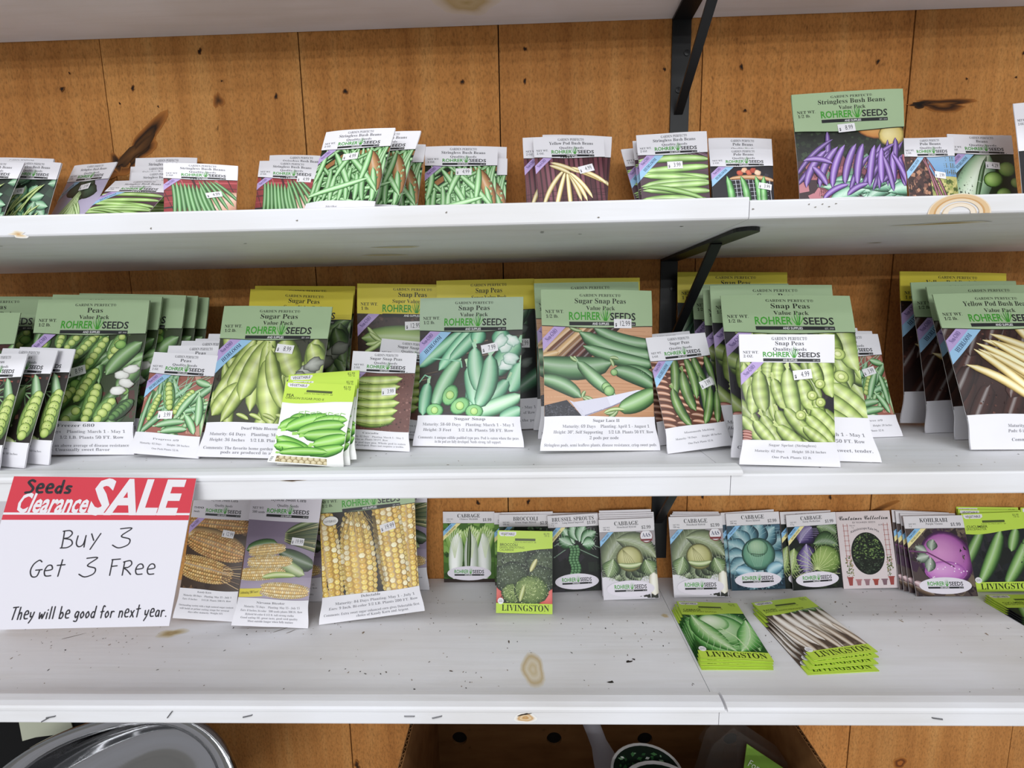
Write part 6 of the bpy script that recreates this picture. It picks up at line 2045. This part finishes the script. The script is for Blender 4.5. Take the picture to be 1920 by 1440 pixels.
# letters as pen paths in a box 1 high: baseline 0, small letters about .55
PEN = {
    'B': (.62, [[(.08, 1.0), (.12, .5), (.14, 0.)], [(.02, .98), (.35, 1.02), (.5, .84), (.36, .6), (.16, .54), (.5, .46), (.62, .2), (.42, .0), (.08, -.03)]]),
    'u': (.5, [[(.04, .7), (.04, .25), (.2, .04), (.4, .2), (.44, .72)], [(.44, .5), (.47, .02)]]),
    'Y': (.55, [[(.04, .82), (.22, .42)], [(.5, .84), (.34, .42), (.14, -.12)]]),
    '3': (.6, [[(.22, 1.02), (.62, 1.05), (.3, .6), (.62, .42), (.6, .1), (.3, -.08), (.06, .08)]]),
    'G': (.62, [[(.56, .9), (.4, 1.0), (.14, .75), (.06, .35), (.22, .02), (.48, .04), (.56, .42)], [(.34, .4), (.68, .43)]]),
    'e': (.5, [[(.06, .36), (.44, .44), (.36, .68), (.16, .66), (.05, .36), (.16, .06), (.46, .06)]]),
    't': (.45, [[(.24, 1.02), (.2, .02)], [(.02, .68), (.44, .72)]]),
    'F': (.52, [[(.08, 1.0), (.1, 0.)], [(.04, .99), (.5, 1.03)], [(.1, .56), (.4, .6)]]),
    'R': (.6, [[(.1, .86), (.12, 0.)], [(.04, .84), (.4, .92), (.52, .7), (.36, .5), (.14, .46), (.34, .3), (.58, .04)]]),
    'T': (.55, [[(.02, .98), (.56, 1.02)], [(.3, .98), (.2, .0)]]),
    'h': (.5, [[(.1, 1.0), (.06, 0.)], [(.06, .36), (.26, .56), (.38, .44), (.38, .0)]]),
    'y': (.46, [[(.04, .55), (.1, .2), (.3, .24)], [(.42, .58), (.3, .1), (.06, -.3)]]),
    'w': (.6, [[(.02, .52), (.1, .04), (.28, .4), (.4, .04), (.58, .56)]]),
    'i': (.2, [[(.1, .5), (.1, .02)], [(.12, .72), (.13, .75)]]),
    'l': (.2, [[(.1, 1.0), (.1, .02)]]),
    'b': (.48, [[(.06, 1.0), (.06, .02)], [(.06, .3), (.24, .52), (.42, .3), (.28, .02), (.06, .08)]]),
    'g': (.48, [[(.42, .5), (.2, .56), (.06, .3), (.18, .06), (.4, .3), (.42, .52)], [(.42, .5), (.36, -.2), (.04, -.22)]]),
    'o': (.44, [[(.22, .54), (.04, .3), (.18, .02), (.4, .26), (.24, .54)]]),
    'd': (.5, [[(.4, .46), (.18, .52), (.04, .22), (.22, .02), (.4, .2)], [(.44, .98), (.4, .02)]]),
    'f': (.38, [[(.38, .94), (.22, 1.0), (.16, .7), (.14, .0)], [(.0, .5), (.34, .54)]]),
    'r': (.4, [[(.08, .52), (.08, .02)], [(.08, .34), (.2, .52), (.38, .5)]]),
    'n': (.48, [[(.06, .54), (.06, .02)], [(.06, .36), (.24, .54), (.4, .4), (.4, .02)]]),
    'x': (.48, [[(.04, .54), (.42, .02)], [(.4, .56), (.06, .02)]]),
    'a': (.46, [[(.4, .48), (.18, .54), (.04, .24), (.18, .02), (.38, .2), (.4, .5)], [(.4, .5), (.42, .02)]]),
    's': (.42, [[(.38, .52), (.16, .54), (.1, .38), (.34, .24), (.3, .04), (.04, .04)]]),
    'S': (.55, [[(.5, .9), (.3, 1.0), (.1, .84), (.3, .6), (.5, .36), (.4, .08), (.06, .02)]]),
    '.': (.2, [[(.08, .03), (.1, .02)]]),
}


def write(mb, s, x, y, size, w, col, lvl, to, track=.16, fit=None):
    if fit:
        tot = sum(PEN[c][0] + track if c != ' ' else .42 for c in s)
        sx = fit / tot
    else:
        sx = size
    for c in s:
        if c == ' ':
            x += .42 * sx
            continue
        wd, st = PEN[c]
        for p in st:
            stroke(mb, [(x + a * sx, y + b * size) for a, b in p], w, col, lvl, to)
        x += (wd + track) * sx


SW, SH = .1714, .1404
X, Y, Z = frame(R(9.5), R(23.9), R(-4.4))
top = Vector((-.4306, -.3035, Z0 - .156))
sg = empty('sale_sign')
sg.matrix_world = Matrix(((X.x, Y.x, Z.x, top.x), (X.y, Y.y, Z.y, top.y), (X.z, Y.z, Z.z, top.z), (0, 0, 0, 1)))
tag(sg, 'red and white clearance sale card hanging from the middle shelf front', 'sign')
to = lambda x, z, y: (x - SW / 2, y, z - SH)
m = MB()
m.box(-SW / 2, SW / 2, -.0005, .0005, -SH, 0, C('#d6d3dc'))
m.build('card', M_STICK, sg)
m = MB()
RED, WHT, INK = C('#c43342'), C('#d9d5da'), C('#26242a')
L1, L2, L3 = -.00058, -.00066, -.00074


def quad(x0, x1, z0, z1, c, lv):
    m.face([to(x0, z0, lv), to(x1, z0, lv), to(x1, z1, lv), to(x0, z1, lv)], c)


bz = SH * .70
quad(0, SW, bz, SH, RED, L1)
quad(0, SW, bz + SH * .035, bz + SH * .05, WHT, L2)


def sans(s, x, z, size, c, lv, fit, shear=.18, bold=.03, align='l'):
    vs, fs, a, b = letters(s, 'sans', bold)
    k = fit / (b - a)
    for f in fs:
        m.face([to(x + (vs[i][0] - a) * k + shear * vs[i][1] * size, z + vs[i][1] * size, lv) for i in f], c)


sans('SALE', SW * .435, bz + SH * .045, .048, WHT, L2 - .00004, SW * .49, .12, .034)
sans('Clearance', SW * .055, bz + SH * .052, .0265, WHT, L2 - .00004, SW * .375, .16, .026)
m.build('red_banner', M_STICK, sg)
m = MB()
write(m, 'Seeds', SW * .08, SH * .885, .0125, .0024, INK, L3, to, fit=SW * .255)
write(m, 'BuY', SW * .335, SH * .515, .0155, .0011, INK, L3, to, fit=SW * .225)
write(m, '3', SW * .605, SH * .52, .0165, .0011, INK, L3, to, fit=SW * .115)
write(m, 'Get', SW * .215, SH * .325, .0150, .0011, INK, L3, to, fit=SW * .19)
write(m, '3', SW * .465, SH * .33, .0155, .0011, INK, L3, to, fit=SW * .105)
write(m, 'FRee', SW * .625, SH * .33, .0145, .0011, INK, L3, to, fit=SW * .26)
write(m, 'They will be good for next year.', SW * .185, SH * .06, .0105, .0011, INK, L3, to, fit=SW * .8)
m.build('hand_lettering', M_STICK, sg)

# ------------------------------------------------------------------ under the lowest shelf: cardboard box and what is in it
M_HOLE_SHADE = mat('hole_shade_black', '#17120e', .9)  # near-black that stands in for the shade seen through the box holes
bx = empty('cardboard_box', (.1, -.18, ZL))
tag(bx, 'open brown cardboard box with round holes along its back panel', 'box')
BX0, BX1, BY0, BY1, BH = -.268, .268, -.125, .166, .277
T = .005


def panel_holes(mb, x0, x1, z0, z1, y0, y1, holes, r):
    n = 20
    zc, s = holes[0][1], r * 1.5
    cuts = sorted(h[0] for h in holes)
    xs = [x0]
    for c in cuts:
        xs += [c - s, c + s]
    xs.append(x1)
    for yy, flip in ((y0, False), (y1, True)):
        def F(p):
            q = [(a, yy, b) for a, b in p]
            mb.face(q[::-1] if flip else q)
        F([(x0, z0), (x1, z0), (x1, zc - s), (x0, zc - s)])
        F([(x0, zc + s), (x1, zc + s), (x1, z1), (x0, z1)])
        for a, b in zip(xs[::2], xs[1::2]):
            F([(a, zc - s), (b, zc - s), (b, zc + s), (a, zc + s)])
        for c in cuts:
            for k in range(n):
                t0, t1 = 2 * PI * k / n, 2 * PI * (k + 1) / n
                def sq(t):
                    m_ = max(abs(math.cos(t)), abs(math.sin(t)))
                    return (c + s * math.cos(t) / m_, zc + s * math.sin(t) / m_)
                F([(c + r * math.cos(t0), zc + r * math.sin(t0)), sq(t0), sq(t1), (c + r * math.cos(t1), zc + r * math.sin(t1))])
    for c in cuts:
        for k in range(n):
            t0, t1 = 2 * PI * k / n, 2 * PI * (k + 1) / n
            p0, p1 = (c + r * math.cos(t0), zc + r * math.sin(t0)), (c + r * math.cos(t1), zc + r * math.sin(t1))
            mb.face([(p0[0], y0, p0[1]), (p1[0], y0, p1[1]), (p1[0], y1, p1[1]), (p0[0], y1, p0[1])])
    for a, b in (((x0, z0), (x1, z0)), ((x1, z0), (x1, z1)), ((x1, z1), (x0, z1)), ((x0, z1), (x0, z0))):
        mb.face([(a[0], y0, a[1]), (a[0], y1, a[1]), (b[0], y1, b[1]), (b[0], y0, b[1])])


m = MB()
hz = .84 - .741
panel_holes(m, BX0, BX1, 0, BH, BY1 - T, BY1, [(x - .1, hz) for x in (-.1255, .0425, .202, .352)], .0132)
m.build('back_panel', M_CARD, bx)
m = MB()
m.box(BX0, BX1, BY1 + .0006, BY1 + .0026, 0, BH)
m.build('hole_shade_sheet', M_HOLE_SHADE, bx)  # added sheet, not part of the box: makes the back holes look dark
for sx in (BX0, BX1):
    m = MB()
    s = 1 if sx < 0 else -1
    m.box(sx - .0005, sx + .0005, BY0, BY1, 0, BH)
    m.box(sx + s * (T - .0005) - .0005, sx + s * (T - .0005) + .0005, BY0, BY1, 0, BH)
    n = 60
    for k in range(n):
        ya, yb = BY0 + (BY1 - BY0) * k / n, BY0 + (BY1 - BY0) * (k + 1) / n
        xa, xb = (sx, sx + s * (T - .0005)) if k % 2 else (sx + s * (T - .0005), sx)
        m.face([(xa, ya, 0), (xb, yb, 0), (xb, yb, BH - .0003), (xa, ya, BH - .0003)])
        m.face([(xa, ya, BH - .0003), (xb, yb, BH - .0003), (xb, yb + .0004, BH - .0003), (xa, ya + .0004, BH - .0003)])
    m.build('side_panel', M_CARD, bx)
m = MB()
m.box(BX0, BX1, BY0, BY0 + T, 0, BH)
m.build('front_panel', M_CARD, bx)
m = MB()
m.box(BX0 + T, BX1 - T, BY0 + T, BY1 - T, 0, .004)
m.build('bottom_panel', M_CARD, bx)

m = MB()                                         # pale plastic stake leaning in the box
P0, P1 = Vector((.062, -.0695, Z0 - .565)), Vector((.150, -.125, ZL + .018))
N = 14
prev = None
for i in range(N + 1):
    t = i / N
    c = P0.lerp(P1, t) + Vector((.010 * math.sin(t * 3.1), 0, 0))
    w = .0115 if t < .42 else .0115 + .007 * sstep(.42, .56, t)
    a = Vector((w, 0, .55 * w))
    row = [c - a + Vector((0, -.001, 0)), c + Vector((0, -.003, 0)), c + a + Vector((0, -.001, 0)), c + a + Vector((0, .001, 0)), c + Vector((0, .0005, 0)), c - a + Vector((0, .001, 0))]
    if prev:
        for k in range(6):
            m.face([prev[k], prev[(k + 1) % 6], row[(k + 1) % 6], row[k]], C('#b4b1ba'))
    else:
        m.face(row, C('#b4b1ba'))
    prev = row
m.face(prev[::-1], C('#b4b1ba'))
tag(m.build('plastic_stake', M_PLASTIC, weld=True, smooth=True), 'pale grey plastic stake leaning inside the cardboard box', 'stake')


def oval_tag(label, cx, cy, zt, rx, rz, ang, leaf=True):
    root = empty('plant_tag', (cx, cy, ZL + .0055))
    tag(root, label, 'plant tag', 'oval plant tags in the box')
    zc = zt - ZL - .0055 - rz
    n = 36
    tilt = .3
    ca, sa = math.cos(ang), math.sin(ang)

    def P(r, t, d=0.):
        x, z = rx * r * math.cos(t), rz * r * math.sin(t)
        return (x * ca - z * sa, (x * sa + z * ca) * tilt + d, zc + x * sa + z * ca)
    m = MB()
    for k in range(n):
        t0, t1 = 2 * PI * k / n, 2 * PI * (k + 1) / n
        m.face([P(0, 0, -.0004), P(1, t0, -.0004), P(1, t1, -.0004)], C('#c9c6c4'))
        m.face([P(0, 0, .0004), P(1, t1, .0004), P(1, t0, .0004)], C('#c9c6c4'))
        m.face([P(1, t0, -.0004), P(1, t0, .0004), P(1, t1, .0004), P(1, t1, -.0004)], C('#c9c6c4'))
    m.box(-.004, .004, -.0004 - zc * .0, .0004, 0, max(.01, zc - rz * .5), C('#c9c6c4'))
    m.build('tag_card', M_GLOSS, root)
    m = MB()
    q = random.Random(int(cx * 1000))
    for k in range(n):
        t0, t1 = 2 * PI * k / n, 2 * PI * (k + 1) / n
        m.face([P(0, 0, -.0007), P(.93, t0, -.0007), P(.93, t1, -.0007)], C('#16231a') if .6 < (t0 % 6.28) < 3.9 or True else C('#16231a'))
    for k in range(70):
        t, r = q.uniform(0, 6.28), math.sqrt(q.random()) * .8
        d, l = q.uniform(0, 6.28), q.uniform(.08, .2)
        x, z = r * math.cos(t), r * math.sin(t)
        pp = []
        for s_, o in ((0, 0), (.5, .3), (1, 0), (.5, -.3)):
            xx, zz = x + l * (s_ * math.cos(d) - o * math.sin(d)), z + l * (s_ * math.sin(d) + o * math.cos(d))
            rr = min(.92, math.hypot(xx, zz))
            pp.append(P(rr, math.atan2(zz, xx), -.0009 - .00002 * k))
        m.face(pp, C(q.choice(('#2f5a34', '#4a7c4a', '#1e3c26', '#86a884', '#dfe6dc', '#3c6a3c'))))
    m.build('leaf_picture', M_GLOSS, root)


oval_tag('oval plant tag with leafy picture in front of its twin, in the box', .1830, -.196, Z0 - .617, .066, .048, -.42)
oval_tag('oval plant tag mostly hidden behind its twin, in the box', .164, -.176, Z0 - .603, .052, .036, -.25)


def clear_plastic(name, tint):
    m_ = mat(name, tint, .12, 0, .5)
    b = m_.node_tree.nodes['Principled BSDF']
    b.inputs['Alpha'].default_value = .15
    return m_


M_CLEAR = clear_plastic('clear_film', '#7d7874')
bag = empty('plastic_bag', (.312, -.175, ZL + .0055))
tag(bag, 'clear plastic bag with a green printed label, slumped in the box', 'bag')
m = MB()
out = [(-.085, 0), (.03, 0), (.046, .10), (.048, .155), (.042, .193), (-.012, .226), (-.034, .240), (-.062, .215), (-.085, .14)]
out = [(x, z * 1.13) for x, z in out]
n = len(out)
fr, bk = [(x, -.012 - .1 * 0 + .08 * z * .4, z) for x, z in out], [(x * .96, .014 + .08 * z * .4, z) for x, z in out]
cf, cb = (-.005, -.030 + .005, .11), (-.005, .03, .11)
for i in range(n):
    j = (i + 1) % n
    m.face([fr[i], fr[j], cf], C('#b8b2ac'))
    m.face([bk[j], bk[i], cb], C('#b8b2ac'))
    m.face([fr[i], bk[i], bk[j], fr[j]], C('#b8b2ac'))
m.build('bag_film', M_CLEAR, bag)
m = MB()
lab = [(-.028, .03), (.03, .03), (.046, .11), (.047, .175), (.041, .215), (-.018, .254), (-.028, .19)]
fy = lambda x, z: -.0345 + .019 * max(0, (z - .11) / .12)
m.face([(x, fy(x, z), z) for x, z in lab], C('#7fa544'))
m.face([(x, fy(x, z) + .0006, z) for x, z in lab][::-1], C('#7fa544'))
vs, fs, a, b = letters('For a garden', 'sans', 0)
for f in fs:
    q = []
    for i in f:
        px, pz = (vs[i][0] - a) * .0115, vs[i][1] * .013
        x, z = -.018 + px * .86 + pz * .5, .226 - px * .5 + pz * .86
        q.append((x, fy(x, z) - .0006, z))
    m.face(q, C('#e4ecd4'))
m.build('bag_label', M_GLOSS, bag)
wr = MB()
q = random.Random(3)
G = [[Vector((.262 + .012 * i + q.uniform(-.003, .003), -.108 + q.uniform(-.006, .006), ZL + .0105 + .034 * j + q.uniform(-.004, .004))) for i in range(4)] for j in range(7)]
G[6][0].z -= .03
G[6][3].z -= .02
for j in range(6):
    for i in range(3):
        wr.face([G[j][i], G[j][i + 1], G[j + 1][i + 1]], C('#b8b2ac'))
        wr.face([G[j][i], G[j + 1][i + 1], G[j + 1][i]], C('#b8b2ac'))
tag(wr.build('plastic_wrapper', M_CLEAR, weld=True), 'crumpled clear plastic wrapper between the plant tags and bag', 'wrapper')

# ------------------------------------------------------------------ steel bowl, black bin, pale card
m = MB()
ra = .3629
U = Vector((math.cos(ra), 0, math.sin(ra)))
Vv = Vector((-math.sin(ra) * .954, .3, math.cos(ra) * .954)).normalized()
Nn = U.cross(Vv).normalized()
bc = Vector((-.6068, -.21, Z0 - .689))
prof = [(1.0, -.004), (1.012, .0), (1.0, .005), (.96, .004), (.90, -.001), (.87, -.004), (.85, -.012), (.80, -.045), (.70, -.072), (.5, -.084), (.25, -.086), (0.001, -.086)]
n = 72
RX, RZ = .2223, .1313


def bp(r, h, k):
    t = 2 * PI * k / n
    c, s = math.cos(t), math.sin(t)
    e = .88
    return bc + U * RX * r * math.copysign(abs(c) ** e, c) + Vv * RZ * r * math.copysign(abs(s) ** e, s) + Nn * h


for (r0, h0), (r1, h1) in zip(prof, prof[1:]):
    for k in range(n):
        m.face([bp(r0, h0, k), bp(r0, h0, k + 1), bp(r1, h1, k + 1), bp(r1, h1, k)])
for (r0, h0), (r1, h1) in zip(prof, prof[1:]):
    for k in range(n):
        m.face([bp(r0, h0 - .0015, k + 1), bp(r0, h0 - .0015, k), bp(r1, h1 - .0015, k), bp(r1, h1 - .0015, k + 1)])
bowl = m.build('steel_bowl', M_STEEL, smooth=True)
import bmesh
bm = bmesh.new()
bm.from_mesh(bowl.data)
bmesh.ops.remove_doubles(bm, verts=bm.verts, dist=2e-5)
lowest = min(v.co.z for v in bm.verts)
bm.to_mesh(bowl.data)
bm.free()
bowl.location.z += ZL + .0004 - lowest if abs(ZL - lowest) < .02 else 0
tag(bowl, 'polished oval stainless steel bowl tipped up under the lowest shelf', 'bowl')

bn = empty('storage_bin', (-.95, -.0485, ZL))
tag(bn, 'black plastic bin half hidden behind the steel bowl', 'bin')
m = MB()
for a in ((-.3, .22, -.033, -.03), (-.3, .22, .03, .033), (-.3, -.297, -.033, .033), (.217, .22, -.033, .033)):
    m.box(*a, 0, .24, (.01, .01, .012))
m.box(-.297, .217, -.03, .03, 0, .004)
m.build('bin_wall', M_BIN, bn)
m = MB()
for a in ((-.306, .226, -.039, -.033), (-.306, .226, .033, .039), (-.306, -.3, -.033, .033), (.22, .226, -.033, .033)):
    m.box(*a, .225, .24)
m.build('bin_rim', M_BIN, bn)
m = MB()
PY0, PY1 = -.0835, -.0822
pc = [(x * 1.0249, z * 1.0249) for x, z in ((-.826, -.669), (-.803, -.662), (-.775, -.658), (-.752, -.655), (-.738, -.648), (-.744, -.60), (-.826, -.60))]
m.face([(x, PY0, Z0 + z) for x, z in pc], C('#b3b6a2'))
m.face([(x, PY1, Z0 + z) for x, z in pc][::-1], C('#b3b6a2'))
for i in range(len(pc)):
    a, b = pc[i], pc[(i + 1) % len(pc)]
    m.face([(a[0], PY0, Z0 + a[1]), (a[0], PY1, Z0 + a[1]), (b[0], PY1, Z0 + b[1]), (b[0], PY0, Z0 + b[1])], C('#b3b6a2'))
tag(m.build('paper_card', M_STICK), 'pale green torn card stuck on the front of the black bin', 'card')
